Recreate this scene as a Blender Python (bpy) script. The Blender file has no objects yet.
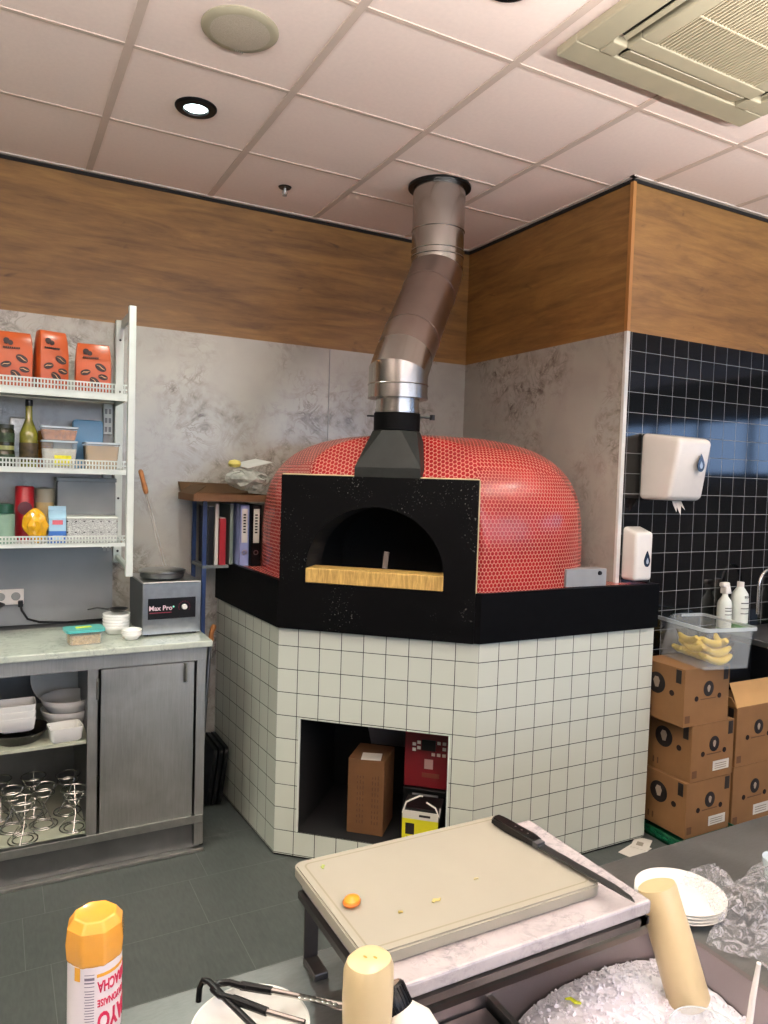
import bpy, bmesh, math, random
from mathutils import Vector, Matrix, Euler
random.seed(7)
SC=bpy.context.scene; COL=SC.collection
PI=math.pi; H=3.215
def V(*a): return Vector(a)
# ------------------------------------------------------------------ camera
M=[[0.88171746,-0.4707704,0.03081469],[0.00474381,-0.05646591,-0.99839326],[0.47175397,0.88044695,-0.04755373]]
F=729.33; CAM=V(.19493,-2.12581,H-1.46613)
cd=bpy.data.cameras.new('camera'); cam=bpy.data.objects.new('camera',cd); COL.objects.link(cam)
mw=Matrix(((M[0][0],-M[1][0],-M[2][0],CAM.x),(M[0][1],-M[1][1],-M[2][1],CAM.y),(M[0][2],-M[1][2],-M[2][2],CAM.z),(0,0,0,1)))
cam.matrix_world=mw; cd.sensor_fit='HORIZONTAL'; cd.sensor_width=36; cd.lens=36*F/768; cd.clip_start=.02; cd.clip_end=100
SC.camera=cam
SC.view_settings.view_transform='Standard'; SC.view_settings.look='None'; SC.view_settings.gamma=1
SC.view_settings.use_curve_mapping=False; SC.view_settings.exposure=-0.12
# ------------------------------------------------------------------ materials
def lin(h):
    h=h.lstrip('#'); o=[]
    for i in (0,2,4):
        c=int(h[i:i+2],16)/255; o.append(c/12.92 if c<=.04045 else ((c+.055)/1.055)**2.4)
    return (*o,1)
MC={}
def newm(name):
    m=bpy.data.materials.new(name); m.use_nodes=True; nt=m.node_tree; b=nt.nodes['Principled BSDF']; return m,nt,b
def mat(name,c,rough=.5,metal=0,var=.06,vs=12,trans=0,emit=0,alpha=1,coat=0,bump=0,ior=1.45,sub=0):
    if name in MC: return MC[name]
    m,nt,b=newm(name); c=lin(c) if isinstance(c,str) else c
    b.inputs['Roughness'].default_value=rough; b.inputs['Metallic'].default_value=metal
    b.inputs['Transmission Weight'].default_value=trans; b.inputs['Alpha'].default_value=alpha
    b.inputs['Coat Weight'].default_value=coat; b.inputs['IOR'].default_value=ior
    if sub: b.inputs['Subsurface Weight'].default_value=sub; b.inputs['Subsurface Radius'].default_value=(.02,.01,.006)
    tc=nt.nodes.new('ShaderNodeTexCoord'); n=nt.nodes.new('ShaderNodeTexNoise'); n.inputs['Scale'].default_value=vs; n.inputs['Detail'].default_value=4
    nt.links.new(tc.outputs['Object'],n.inputs['Vector'])
    r=nt.nodes.new('ShaderNodeValToRGB'); r.color_ramp.elements[0].position=.3; r.color_ramp.elements[1].position=.7
    r.color_ramp.elements[0].color=(*[max(0,x*(1-var)) for x in c[:3]],1); r.color_ramp.elements[1].color=(*[min(1,x*(1+var)) for x in c[:3]],1)
    nt.links.new(n.outputs['Fac'],r.inputs['Fac']); nt.links.new(r.outputs['Color'],b.inputs['Base Color'])
    if emit:
        b.inputs['Emission Color'].default_value=c; b.inputs['Emission Strength'].default_value=emit
    if bump:
        bp=nt.nodes.new('ShaderNodeBump'); bp.inputs['Strength'].default_value=bump; bp.inputs['Distance'].default_value=.01
        nt.links.new(n.outputs['Fac'],bp.inputs['Height']); nt.links.new(bp.outputs['Normal'],b.inputs['Normal'])
    MC[name]=m; return m
class G:
    def __init__(s,nt): s.nt=nt
    def _in(s,n,i,v):
        if hasattr(v,'links') or hasattr(v,'is_output'): s.nt.links.new(v,n.inputs[i])
        else: n.inputs[i].default_value=v
    def m(s,op,a,b=0,c=0):
        n=s.nt.nodes.new('ShaderNodeMath'); n.operation=op; s._in(n,0,a); s._in(n,1,b); s._in(n,2,c); return n.outputs[0]
    def mix(s,f,a,b):
        n=s.nt.nodes.new('ShaderNodeMix'); n.data_type='RGBA'; s._in(n,0,f)
        s._in(n,6,a); s._in(n,7,b); return n.outputs[2]
    def ramp(s,f,p0,p1,c0=(0,0,0,1),c1=(1,1,1,1)):
        n=s.nt.nodes.new('ShaderNodeValToRGB'); e=n.color_ramp.elements; e[0].position=p0; e[1].position=p1; e[0].color=c0; e[1].color=c1
        s._in(n,0,f); return n.outputs[0]
    def noise(s,vec,sc,det=4,dist=0,rough=.5):
        n=s.nt.nodes.new('ShaderNodeTexNoise'); s.nt.links.new(vec,n.inputs['Vector']); n.inputs['Scale'].default_value=sc
        n.inputs['Detail'].default_value=det; n.inputs['Distortion'].default_value=dist; n.inputs['Roughness'].default_value=rough; return n.outputs['Fac']
    def coord(s,k='Object',scale=(1,1,1)):
        t=s.nt.nodes.new('ShaderNodeTexCoord'); mp=s.nt.nodes.new('ShaderNodeMapping'); mp.inputs['Scale'].default_value=scale
        s.nt.links.new(t.outputs[k],mp.inputs['Vector']); return mp.outputs[0]
    def sep(s,v):
        n=s.nt.nodes.new('ShaderNodeSeparateXYZ'); s.nt.links.new(v,n.inputs[0]); return n.outputs
    def bump(s,h,st=.3,d=.003):
        n=s.nt.nodes.new('ShaderNodeBump'); n.inputs['Strength'].default_value=st; n.inputs['Distance'].default_value=d
        s._in(n,'Height',h); return n.outputs[0]
def tilemat(name,tile,grout,pu,pv,w,u0=0,v0=0,rough=.12,kind='UV',var=.05,axes=(0,1)):
    m,nt,b=newm(name); g=G(nt); c=g.coord(kind); s=g.sep(c)
    def line(x,p,o,ww): return g.m('LESS_THAN',g.m('PINGPONG',g.m('SUBTRACT',x,o),p/2),ww/2)
    l=g.m('MAXIMUM',line(s[axes[0]],pu,u0,w),line(s[axes[1]],pv,v0,w))
    wn=nt.nodes.new('ShaderNodeTexWhiteNoise'); wn.noise_dimensions='2D'
    cb=nt.nodes.new('ShaderNodeCombineXYZ'); g._in(cb,0,g.m('FLOOR',g.m('DIVIDE',g.m('SUBTRACT',s[axes[0]],u0),pu))); g._in(cb,1,g.m('FLOOR',g.m('DIVIDE',g.m('SUBTRACT',s[axes[1]],v0),pv)))
    nt.links.new(cb.outputs[0],wn.inputs['Vector'])
    t=lin(tile); t0=(*[x*(1-var) for x in t[:3]],1); t1=(*[min(1,x*(1+var)) for x in t[:3]],1)
    n=g.noise(g.coord('Object'),9,5)
    tc=g.mix(g.m('ADD',g.m('MULTIPLY',wn.outputs['Value'],.6),g.m('MULTIPLY',n,.4)),t0,t1)
    nt.links.new(g.mix(l,tc,lin(grout)),b.inputs['Base Color'])
    nt.links.new(g.m('MULTIPLY_ADD',l,.6,rough),b.inputs['Roughness'])
    nt.links.new(g.bump(g.m('SUBTRACT',1,l),.5,.002),b.inputs['Normal'])
    MC[name]=m; return m
WTILE=tilemat('white_square_tile','#c5c9bc','#1f1f1e',.1048,.1065,.0034,0,.0165,.16,var=.04)
BTILE=tilemat('black_glazed_tile','#050506','#7b7d7e',.1003,.0993,.0026,3.02,2.4005,.07,'Object',var=.3,axes=(0,2))
FTILE=None
def floor_mat():
    m,nt,b=newm('dark_slate_floor_tile'); g=G(nt); c=g.coord('Object'); s=g.sep(c)
    row=g.m('FLOOR',g.m('DIVIDE',g.m('SUBTRACT',s[1],.265),.333))
    xo=g.m('ADD',s[0],g.m('MULTIPLY',g.m('PINGPONG',row,1),.08))
    l=g.m('MAXIMUM',g.m('LESS_THAN',g.m('PINGPONG',g.m('SUBTRACT',s[1],.265),.1665),.0012),g.m('LESS_THAN',g.m('PINGPONG',g.m('SUBTRACT',xo,1.02),.32),.0012))
    n=g.noise(g.coord('Object',(1,1,1)),14,8,.4,.65); n2=g.noise(g.coord('Object',(30,6,1)),3,6)
    col=g.ramp(g.m('ADD',g.m('MULTIPLY',n,.6),g.m('MULTIPLY',n2,.4)),.3,.7,lin('#343937'),lin('#4c524f'))
    nt.links.new(g.mix(l,col,lin('#5d615e')),b.inputs['Base Color'])
    nt.links.new(g.ramp(n,.3,.7,(.42,.42,.42,1),(.6,.6,.6,1)),b.inputs['Roughness'])
    nt.links.new(g.bump(n2,.25,.003),b.inputs['Normal']); return m
def marble(name,base,vein,sc=1.0,rough=.22,vw=.035,den=.5):
    m,nt,b=newm(name); g=G(nt); c=g.coord('Object')
    n1=g.noise(c,2.6*sc,7,1.6,.62); n2=g.noise(c,5.5*sc,8,2.4,.6); msk=g.noise(c,1.7*sc,3)
    def vein_(n,w): return g.m('SUBTRACT',1,g.ramp(g.m('ABSOLUTE',g.m('SUBTRACT',n,.5)),0,w))
    v=g.m('MAXIMUM',vein_(n1,vw*.6),g.m('MULTIPLY',vein_(n2,vw*.5),.8))
    v=g.m('MULTIPLY',v,g.ramp(msk,den-.06,den+.16))
    v=g.m('MULTIPLY',v,g.ramp(g.noise(c,11*sc,4),.35,.65))
    bl=lin(base); cloud=g.mix(g.noise(c,3*sc,6,.5),(*[x*.78 for x in bl[:3]],1),(*[min(1,x*1.14) for x in bl[:3]],1))
    nt.links.new(g.mix(g.m('MULTIPLY',v,.85),cloud,lin(vein)),b.inputs['Base Color'])
    b.inputs['Roughness'].default_value=rough; return m
WMARB=marble('wall_marble_panel','#a9a59b','#43332a',1.5,.2,.11,.46)
CMARB=marble('counter_marble','#b9c0b3','#7d857e',3.2,.18,.08,.45)
SMARB=marble('slab_marble','#aca5a5','#77747a',5,.2,.10,.4)
def wood(name,c0,c1,scale,knots=True):
    m,nt,b=newm(name); g=G(nt); c=g.coord('Object',scale)
    n=g.noise(c,1.6,9,1.1,.62); n2=g.noise(g.coord('Object',(scale[0]*3,scale[1]*3,scale[2]*3)),2.2,8,.6,.7)
    f=g.m('ADD',g.m('MULTIPLY',n,.65),g.m('MULTIPLY',n2,.35))
    col=g.ramp(f,.36,.66,lin(c0),lin(c1))
    k=g.ramp(g.noise(g.coord('Object',(3.0,3.0,5.0)),2.0,3,.8),.68,.76)
    col=g.mix(g.m('MULTIPLY',k,.6),col,lin('#3a2410'))
    s=g.sep(g.coord('Object')); seam=g.m('LESS_THAN',g.m('PINGPONG',g.m('SUBTRACT',s[2],.0),.09),.0007)
    col=g.mix(g.m('MULTIPLY',seam,.35),col,lin('#4a2f18'))
    nt.links.new(col,b.inputs['Base Color']); b.inputs['Roughness'].default_value=.5; return m
WOODP=wood('oak_cladding','#694822','#986f38',(.9,.9,7))
WOODH=mat('turned_wood','#9a6232',.5,var=.3,vs=40)
def penny():
    m,nt,b=newm('red_penny_mosaic'); g=G(nt); c=g.coord('UV'); s=g.sep(c); p=.0197
    u=g.m('DIVIDE',s[0],p); v=g.m('DIVIDE',s[1],p)
    def d(uo,vo):
        a=g.m('SUBTRACT',g.m('FRACT',g.m('ADD',u,uo)),.5); q=g.m('MULTIPLY',g.m('SUBTRACT',g.m('FRACT',g.m('ADD',g.m('DIVIDE',v,1.7320508),vo)),.5),1.7320508)
        return g.m('SQRT',g.m('ADD',g.m('MULTIPLY',a,a),g.m('MULTIPLY',q,q)))
    D=g.m('MINIMUM',d(0,0),d(.5,.5)); t=g.m('SUBTRACT',1,g.ramp(D,.41,.46))
    n=g.noise(g.coord('Object'),5,4)
    tile=g.mix(g.ramp(n,.3,.7),lin('#7a141b'),lin('#9a2224'))
    nt.links.new(g.mix(t,lin('#b0705f'),tile),b.inputs['Base Color'])
    nt.links.new(g.m('MULTIPLY_ADD',t,-.45,.62),b.inputs['Roughness'])
    nt.links.new(g.bump(t,.5,.002),b.inputs['Normal']); return m
PENNY=penny()
STEEL=mat('brushed_steel','#a9aaa6',.3,1,.10,30,bump=.02)
STEELD=mat('dark_steel','#77797a',.42,1,.14,8)
def scratched(name,c,r0=.28,r1=.46,sc=(2,40,2)):
    m,nt,b=newm(name); g=G(nt); n=g.noise(g.coord('Object',sc),5,8,.3,.7); n2=g.noise(g.coord('Object'),4,6,1)
    l=lin(c); f=g.m('ADD',g.m('MULTIPLY',n,.5),g.m('MULTIPLY',n2,.5))
    nt.links.new(g.ramp(f,.3,.7,(*[x*.75 for x in l[:3]],1),(*[min(1,x*1.2) for x in l[:3]],1)),b.inputs['Base Color'])
    b.inputs['Metallic'].default_value=1; nt.links.new(g.ramp(f,.3,.7,(r0,)*3+(1,),(r1,)*3+(1,)),b.inputs['Roughness']); return m
SDOOR=scratched('brushed_steel_door','#8d8e8a',.3,.42,(40,2,2))
def aniso(m,rot=.25,a=.85):
    nt=m.node_tree; b=nt.nodes['Principled BSDF']; b.inputs['Anisotropic'].default_value=a; b.inputs['Anisotropic Rotation'].default_value=rot
    t=nt.nodes.new('ShaderNodeTangent'); t.direction_type='RADIAL'; t.axis='Z'; nt.links.new(t.outputs[0],b.inputs['Tangent'])
aniso(SDOOR); STOP=scratched('scratched_steel_top','#8b8d8c',.3,.5,(14,60,3))
FLUE=mat('polished_flue_steel','#b7b2ac',.2,1,.06,6); FLUEB=mat('mirror_flue_steel','#b0a29a',.28,1,.08,5)
BLACK=mat('black_painted_steel','#060607',.5,0,.3,20); BLK=mat('black_plastic','#070708',.35,0,.1)
BLACK.node_tree.nodes['Principled BSDF'].inputs['Specular IOR Level'].default_value=.08; BLK.node_tree.nodes['Principled BSDF'].inputs['Specular IOR Level'].default_value=.35
HOODM=mat('black_cast_hood','#191d1b',.5,.3,.25,14)
WHITE=mat('white_powder_coat','#d8dcd4',.4); WPL=mat('white_plastic','#e6e0d8',.25,var=.02); CERA=mat('white_ceramic','#e4e2dc',.15,var=.03)
CEIL=mat('ceiling_tile','#f0dcd0',.85,var=.02,vs=60,bump=.05); TBAR=mat('ceiling_grid_bar','#cdb9aa',.6,var=.03)
CREAM=mat('cream_plastic','#a59c83',.4,var=.04)
CARD=mat('cardboard','#7a5834',.75,var=.08,vs=6); CARDL=mat('lit_cardboard_flap','#b28b58',.75,var=.06,vs=6); CARDD=mat('brown_carton','#5c3d20',.7,var=.1)  # flap card is a paler copy, coloured for light from above
DARKI=mat('charcoal_print','#1a1412',.6); PAPER=mat('paper_label','#c9c4ba',.6)
CLEAR=mat('clear_plastic','#e8eef0',.08,trans=.0,alpha=.24,var=.02); CLEARR=mat('clear_rim_plastic','#e2eaec',.2,alpha=.6,var=.02)
GREYP=mat('grey_polycarbonate','#8c908d',.25,alpha=.85,var=.12,vs=5)
BOARD=mat('polyethylene_board','#8f8b7e',.38,var=.035,vs=9,sub=.0,bump=.02)
CREAMS=mat('mayonnaise_cream','#c6b288',.32,var=.03); ORANGES=mat('sriracha_orange','#d6973a',.22,var=.06,vs=25,coat=.3)
ICEM=mat('crushed_ice','#f4eff5',.35,var=.03,vs=60)
# ------------------------------------------------------------------ mesh helpers
def obj(name,bm,mats,parent=None,loc=None,rot=None,smooth=False,normals=True):
    if normals: bmesh.ops.recalc_face_normals(bm,faces=bm.faces[:])
    me=bpy.data.meshes.new(name); bm.to_mesh(me); bm.free()
    for mm in (mats if isinstance(mats,(list,tuple)) else [mats]): me.materials.append(mm)
    o=bpy.data.objects.new(name,me); COL.objects.link(o)
    if smooth:
        for p in me.polygons: p.use_smooth=True
        try: me.set_sharp_from_angle(angle=math.radians(38 if smooth is True else smooth))
        except Exception: pass
    if loc is not None: o.location=loc
    if rot is not None: o.rotation_euler=rot
    if parent: o.parent=parent
    return o
def tag(o,label,cat,group=None,kind=None):
    if label: o['label']=label
    if cat: o['category']=cat
    if group: o['group']=group
    if kind: o['kind']=kind
    return o
def thing(name,label,cat,loc=(0,0,0),rz=0,group=None):
    o=bpy.data.objects.new(name,None); COL.objects.link(o); o.location=loc; o.rotation_euler=(0,0,rz) if not isinstance(rz,tuple) else rz
    o.empty_display_size=.05; return tag(o,label,cat,group)
def copytree(r,label=None,**kw):
    def rec(o,par):
        c=o.copy(); COL.objects.link(c); c.parent=par
        for ch in o.children: rec(ch,c)
        return c
    c=rec(r,None)
    for k in ('location','rotation_euler','scale'):
        if k in kw: setattr(c,k,kw[k])
    if label: c['label']=label
    return c
def struct(name,bm,m,**k): o=obj(name,bm,m,**k); o['kind']='structure'; return o
def NB(): return bmesh.new()
def box(bm,x0,x1,y0,y1,z0,z1,bev=0,mx=None,mi=0,seg=2):
    r=bmesh.ops.create_cube(bm,size=1); vs=r['verts']
    bmesh.ops.transform(bm,verts=vs,matrix=Matrix.Translation(((x0+x1)/2,(y0+y1)/2,(z0+z1)/2))@Matrix.Diagonal((abs(x1-x0),abs(y1-y0),abs(z1-z0),1)))
    fs=set(f for v in vs for f in v.link_faces)
    if bev:
        es=list(set(e for v in vs for e in v.link_edges)); r=bmesh.ops.bevel(bm,geom=es,offset=bev,segments=seg,affect='EDGES',profile=.5)
        vs=list(set(v for f in r['faces'] for v in f.verts)|set(v for v in vs if v.is_valid)); fs=set(f for v in vs for f in v.link_faces)
    for f in fs: f.material_index=mi
    if mx is not None: bmesh.ops.transform(bm,verts=vs,matrix=mx)
    return vs
def lathe(bm,prof,seg=32,mx=None,mi=0,sx=1,sy=1,power=2):
    rings=[]
    for r,z in prof:
        if r<1e-6: rings.append([bm.verts.new((0,0,z))])
        else:
            ring=[]
            for i in range(seg):
                a=2*PI*i/seg; c,s=math.cos(a),math.sin(a); k=(abs(c)**power+abs(s)**power)**(-1/power)
                ring.append(bm.verts.new((r*sx*k*c,r*sy*k*s,z)))
            rings.append(ring)
    for a,b in zip(rings,rings[1:]):
        for i in range(seg):
            j=(i+1)%seg
            if len(a)==1 and len(b)==1: continue
            if len(a)==1: f=bm.faces.new((a[0],b[i],b[j]))
            elif len(b)==1: f=bm.faces.new((a[i],a[j],b[0]))
            else: f=bm.faces.new((a[i],a[j],b[j],b[i]))
            f.material_index=mi
    vs=[v for r in rings for v in r]
    if mx is not None: bmesh.ops.transform(bm,verts=vs,matrix=mx)
    return vs
def tube(bm,pts,rad,seg=10,mi=0,closed=False):
    pts=[Vector(p) for p in pts]; n=len(pts); R=rad if isinstance(rad,(list,tuple)) else [rad]*n
    rings=[]; up=None
    for i,p in enumerate(pts):
        if closed: t=(pts[(i+1)%n]-pts[i-1])
        else: t=(pts[min(i+1,n-1)]-pts[max(i-1,0)])
        t.normalize()
        if up is None: up=V(0,0,1) if abs(t.z)<.9 else V(1,0,0)
        x=up.cross(t)
        if x.length<1e-4: x=V(1,0,0).cross(t)
        x.normalize(); y=t.cross(x); up=y
        # mitre correction
        rings.append([bm.verts.new(p+(x*math.cos(2*PI*k/seg)+y*math.sin(2*PI*k/seg))*R[i]) for k in range(seg)])
    rr=list(zip(rings,rings[1:]))+([(rings[-1],rings[0])] if closed else [])
    for a,b in rr:
        for k in range(seg):
            f=bm.faces.new((a[k],a[(k+1)%seg],b[(k+1)%seg],b[k])); f.material_index=mi
    if not closed:
        for r in (rings[0],rings[-1]):
            f=bm.faces.new(r); f.material_index=mi
    return rings
def prism(bm,pts,z0,z1,mx=None,mi=0):
    a=[bm.verts.new((x,y,z0)) for x,y in pts]; b=[bm.verts.new((x,y,z1)) for x,y in pts]; n=len(pts)
    fs=[bm.faces.new(a[::-1]),bm.faces.new(b)]+[bm.faces.new((a[i],a[(i+1)%n],b[(i+1)%n],b[i])) for i in range(n)]
    for f in fs: f.material_index=mi
    if mx is not None: bmesh.ops.transform(bm,verts=a+b,matrix=mx)
    return a+b
def rrect(w,h,r,n=5,cx=0,cy=0):
    o=[]
    for sx,sy,a0 in ((1,1,0),(-1,1,90),(-1,-1,180),(1,-1,270)):
        for i in range(n+1):
            a=math.radians(a0+90*i/n); o.append((cx+sx*(w/2-r)+r*math.cos(a),cy+sy*(h/2-r)+r*math.sin(a)))
    return o
def circ(r,n=24,cx=0,cy=0,ry=None): return [(cx+r*math.cos(2*PI*i/n),cy+(ry or r)*math.sin(2*PI*i/n)) for i in range(n)]
FRONT=Matrix.Rotation(PI/2,4,'X')      # local xy plane -> facing -Y (x right, y up)
def on(mx_loc,rz=0): return Matrix.Translation(mx_loc)@Matrix.Rotation(rz,4,'Z')@FRONT
def text(name,s,size,m,parent,mx,ext=.0006,align='CENTER',wrap=None,bold=0,sx=1):
    cu=bpy.data.curves.new(name,'FONT'); cu.body=s; cu.size=size; cu.extrude=ext; cu.align_x=align; cu.align_y='CENTER'; cu.offset=bold; cu.resolution_u=3
    t=bpy.data.objects.new(name+'_tmp',cu); COL.objects.link(t)
    dg=bpy.context.evaluated_depsgraph_get(); me=bpy.data.meshes.new_from_object(t.evaluated_get(dg)); bpy.data.objects.remove(t); bpy.data.curves.remove(cu)
    me.name=name
    if wrap:
        R=wrap
        bm=bmesh.new(); bm.from_mesh(me)
        bmesh.ops.subdivide_edges(bm,edges=[e for e in bm.edges if e.calc_length()>.008],cuts=3)
        bm.to_mesh(me); bm.free()
        for v in me.vertices:
            v.co=mx@v.co                       # first local placement (in x=arc, y=up, z=out)
        for v in me.vertices:
            x,y,z=v.co; a=x/R; v.co=((R+z)*math.sin(a),-(R+z)*math.cos(a),y)
    else:
        for v in me.vertices: v.co.x*=sx
        me.transform(mx)
    me.materials.clear(); me.materials.append(m)
    o=bpy.data.objects.new(name,me); COL.objects.link(o); o.parent=parent; return o
# ================================================================== SETTING
W1,W2,W3=1.84,2.885,.47
XL,XR,YF=-3.0,9.0,-6.5
ZW=2.49
bm=NB(); box(bm,XL,XR,YF,W1+.1,-.1,0); struct('floor',bm,floor_mat())
bm=NB(); box(bm,XL,XR,YF,W1+.1,H,H+.1); struct('ceiling',bm,CEIL)
def wallbox(name,x0,x1,y0,y1,lower):
    bm=NB(); box(bm,x0,x1,y0,y1,0,ZW,mi=0); box(bm,x0,x1,y0,y1,ZW,H,mi=1); return struct(name,bm,[lower,WOODP])
wallbox('wall_back',XL,W2+.1,W1,W1+.1,WMARB)
wallbox('wall_side',W2,W2+.1,W3+.1,W1,WMARB)
bm=NB(); prism(bm,[(W2,W3+.1),(W2,W3+.002),(W2+.098,W3+.1)],0,ZW,mi=0); prism(bm,[(W2,W3+.1),(W2,W3+.002),(W2+.098,W3+.1)],ZW,H,mi=1); struct('trim_7',bm,[WMARB,WOODP])
wallbox('wall_right',W2+.002,XR,W3,W3+.1,BTILE)
PLAIN=mat('plain_wall_paint','#8b8780',.8)
bm=NB(); box(bm,XL-.1,XL,YF,W1,0,H); struct('wall_left',bm,PLAIN)
bm=NB(); box(bm,XR,XR+.1,YF,W3,0,1.9); box(bm,XR,XR+.1,YF,W3,2.7,H); box(bm,XR,XR+.1,YF,-5.6,1.9,2.7); box(bm,XR,XR+.1,-2.4,W3,1.9,2.7); struct('wall_far',bm,PLAIN)
bm=NB()
for k in range(5): box(bm,XR-.01,XR+.08,-5.6+k*.8-.03,-5.6+k*.8+.03,1.9,2.7)
box(bm,XR-.01,XR+.08,-5.6,-2.4,1.9,1.95); box(bm,XR-.01,XR+.08,-5.6,-2.4,2.65,2.7)
w2=struct('window_2',bm,BLK); bm=NB(); box(bm,XR+.05,XR+.06,-5.6,-2.4,1.95,2.65); obj('window_pane',bm,mat('cool_lit_window','#a8ccff',.5,emit=5,var=0),w2)
# front wall with the shop window behind the camera
bm=NB(); box(bm,XL,XR,YF-.1,YF,0,1.3); box(bm,XL,XR,YF-.1,YF,3.0,H); box(bm,XL,-1,YF-.1,YF,1.3,3.0); box(bm,8.6,XR,YF-.1,YF,1.3,3.0); struct('wall_front',bm,PLAIN)
bm=NB()
for i in range(7): box(bm,-1+i*1.6-.03,-1+i*1.6+.03,YF-.08,YF+.02,1.3,3.0)
box(bm,-1,8.6,YF-.08,YF+.02,1.3,1.36); box(bm,-1,8.6,YF-.08,YF+.02,2.94,3.0)
wf=struct('window_1',bm,BLK)
bm=NB(); box(bm,-1,8.6,YF-.06,YF-.05,1.36,2.94)
gl=obj('window_pane',bm,mat('daylit_window','#cfe2ff',.5,emit=4.5,var=0),wf)
# ceiling grid (one structure) : lines along Y every .6 in X, cross bars
bm=NB(); tz0,tz1=H-.004,H+.002; hw=.012
def xbar(y,x0,x1): box(bm,x0,x1,y-hw*.75,y+hw*.75,tz0+.001,tz1)
def ybar(x,y0,y1): box(bm,x-hw*1.25,x+hw*1.25,y0,y1,tz0,tz1)
ymax=lambda x: W1 if x<W2 else W3
for i in range(-4,15):
    x=.6*i; ybar(x,YF,ymax(x))
for j in range(-10,2): xbar(.6*j,XL,XR if .6*j<W3 else W2)
xbar(1.2,XL,1.8); xbar(.905,1.8,2.4); xbar(1.365,1.8,2.4); xbar(1.22,2.4,W2)
struct('trim_1',bm,TBAR)
bm=NB()
def ctrim(x0,x1,y0,y1): box(bm,x0,x1,y0,y1,H-.006,H+.001)
ctrim(XL,W2,W1-.028,W1); ctrim(W2-.028,W2,W3-.028,W1); ctrim(W2-.028,XR,W3-.028,W3)
struct('trim_2',bm,mat('ceiling_edge_angle','#cbbfb3',.5))
bm=NB(); box(bm,XL,W2,W1-.008,W1,H-.022,H-.006); box(bm,W2-.008,W2,W3-.008,W1,H-.022,H-.006); box(bm,W2-.008,XR,W3-.008,W3,H-.022,H-.006)
struct('trim_3',bm,mat('painted_shadow_line','#15110e',.8))  # dark strip paints the shadow line below the ceiling edge
bm=NB(); box(bm,W2-.006,W2+.018,W3-.006,W3+.012,1.0,ZW,bev=.002); struct('trim_4',bm,mat('white_corner_profile','#d9d9d2',.4))
bm=NB(); box(bm,W2-.01,W2+.01,W3-.01,W3+.01,ZW,H-.02); struct('trim_5',bm,mat('oak_edge_strip','#a8743c',.5))
bm=NB(); box(bm,1.926,1.930,W1-.004,W1,1.0,ZW); struct('trim_6',bm,mat('panel_joint','#8f918e',.4))
# ================================================================== CEILING THINGS
def downlight(x,y,label,watt=1,vis=True):
    t=thing('recessed_downlight',label,'ceiling light',(x,y,H),group='recessed downlights in the ceiling')
    bm=NB(); lathe(bm,[(.046,.0),(.05,-.012),(.078,-.010),(.083,-.004),(.083,.0)],40); obj('trim_ring',bm,BLK,t,smooth=True)
    bm=NB(); lathe(bm,[(0,-.003),(.047,-.003)],32); obj('lens',bm,mat('lit_lens','#dff6f4',.4,emit=7,var=0),t)
    L=bpy.data.lights.new('downlight_lamp','SPOT'); L.energy=watt; L.spot_size=math.radians(130); L.spot_blend=.6; L.shadow_soft_size=.045; L.color=(.92,1,.88)
    o=bpy.data.objects.new('downlight_lamp',L); COL.objects.link(o); o.parent=t; o.location=(0,0,-.03)
    return t
PW=34; UPW=165; DNW=1
downlight(.906,.912,'round black-rimmed lit downlight in the ceiling left of the flue pipe',PW*1.5)
downlight(1.53,-.325,'round black-rimmed downlight cut by the top edge above the flue',PW*1.9)
for (x,y,k) in [(3.75,-.9,.9),(-.9,-.3,2.6),(-2.1,.3,3.8),(-.45,.9,1.0),(.3,-1.9,.3),(1.5,-2.7,.5),(3.9,-2.7,.7),(-.9,-2.7,.8),(.3,-3.9,.8),(2.7,-3.9,.8),(5.2,-1.0,.8)]:  # out of view; those furthest left are added to brighten the left tiles
    downlight(x,y,'unseen round black-rimmed downlight in the ceiling outside the view',PW*k)
def pendant(x,y,w,up,dn,label):  # unseen pendants added to brighten the ceiling
    t=thing('added_linear_light',label,'added fill light',(x,y,2.55),group='added long fill lights out of view')
    bm=NB(); box(bm,-w/2,w/2,-.06,.06,0,.05,bev=.004); obj('lamp_housing',bm,WHITE,t)
    bm=NB(); box(bm,-w/2+.02,w/2-.02,-.05,.05,-.004,.0); obj('diffuser',bm,mat('warm_diffuser','#ffe9d8',.5,emit=.7,var=0),t)
    for xx in (-w*.4,w*.4):
        bm=NB(); tube(bm,[(xx,0,.05),(xx,0,H-2.55)],.003,6); obj('suspension_wire',bm,STEEL,t)
    for nm,e,z,rx in (('up_lamp',up,.07,PI),('down_lamp',dn,-.02,0)):
        L=bpy.data.lights.new(nm,'AREA'); L.shape='RECTANGLE'; L.size=w-.1; L.size_y=.1; L.energy=e; L.color=(1,.96,.95) if e==up else (1,.93,.88)
        o=bpy.data.objects.new(nm,L); COL.objects.link(o); o.parent=t; o.location=(0,0,z); o.rotation_euler=(rx,0,0)
pendant(-.55,-1.5,3.0,UPW*1.35,DNW,'added long white pendant light out of view over the counter, left of the pair')
pendant(2.95,-1.5,3.0,UPW,DNW,'added long white pendant light out of view over the counter, right of the pair')
pendant(1.7,-4.6,4.4,UPW*1.6,DNW,'added longest white pendant light, unseen and farthest behind the viewer')
t=thing('ceiling_speaker','round cream ceiling loudspeaker with fine mesh grille near the left downlight','loudspeaker',(.907,.315,H))
bm=NB(); lathe(bm,[(.098,-.012),(.118,-.010),(.127,-.003),(.127,0)],48); obj('bezel',bm,CREAM,t,smooth=True)
bm=NB(); lathe(bm,[(0,-.016),(.05,-.0155),(.098,-.012)],48); obj('grille',bm,mat('speaker_mesh','#b3a895',.7,var=.15,vs=300),t,smooth=True)
bm=NB(); 
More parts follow.
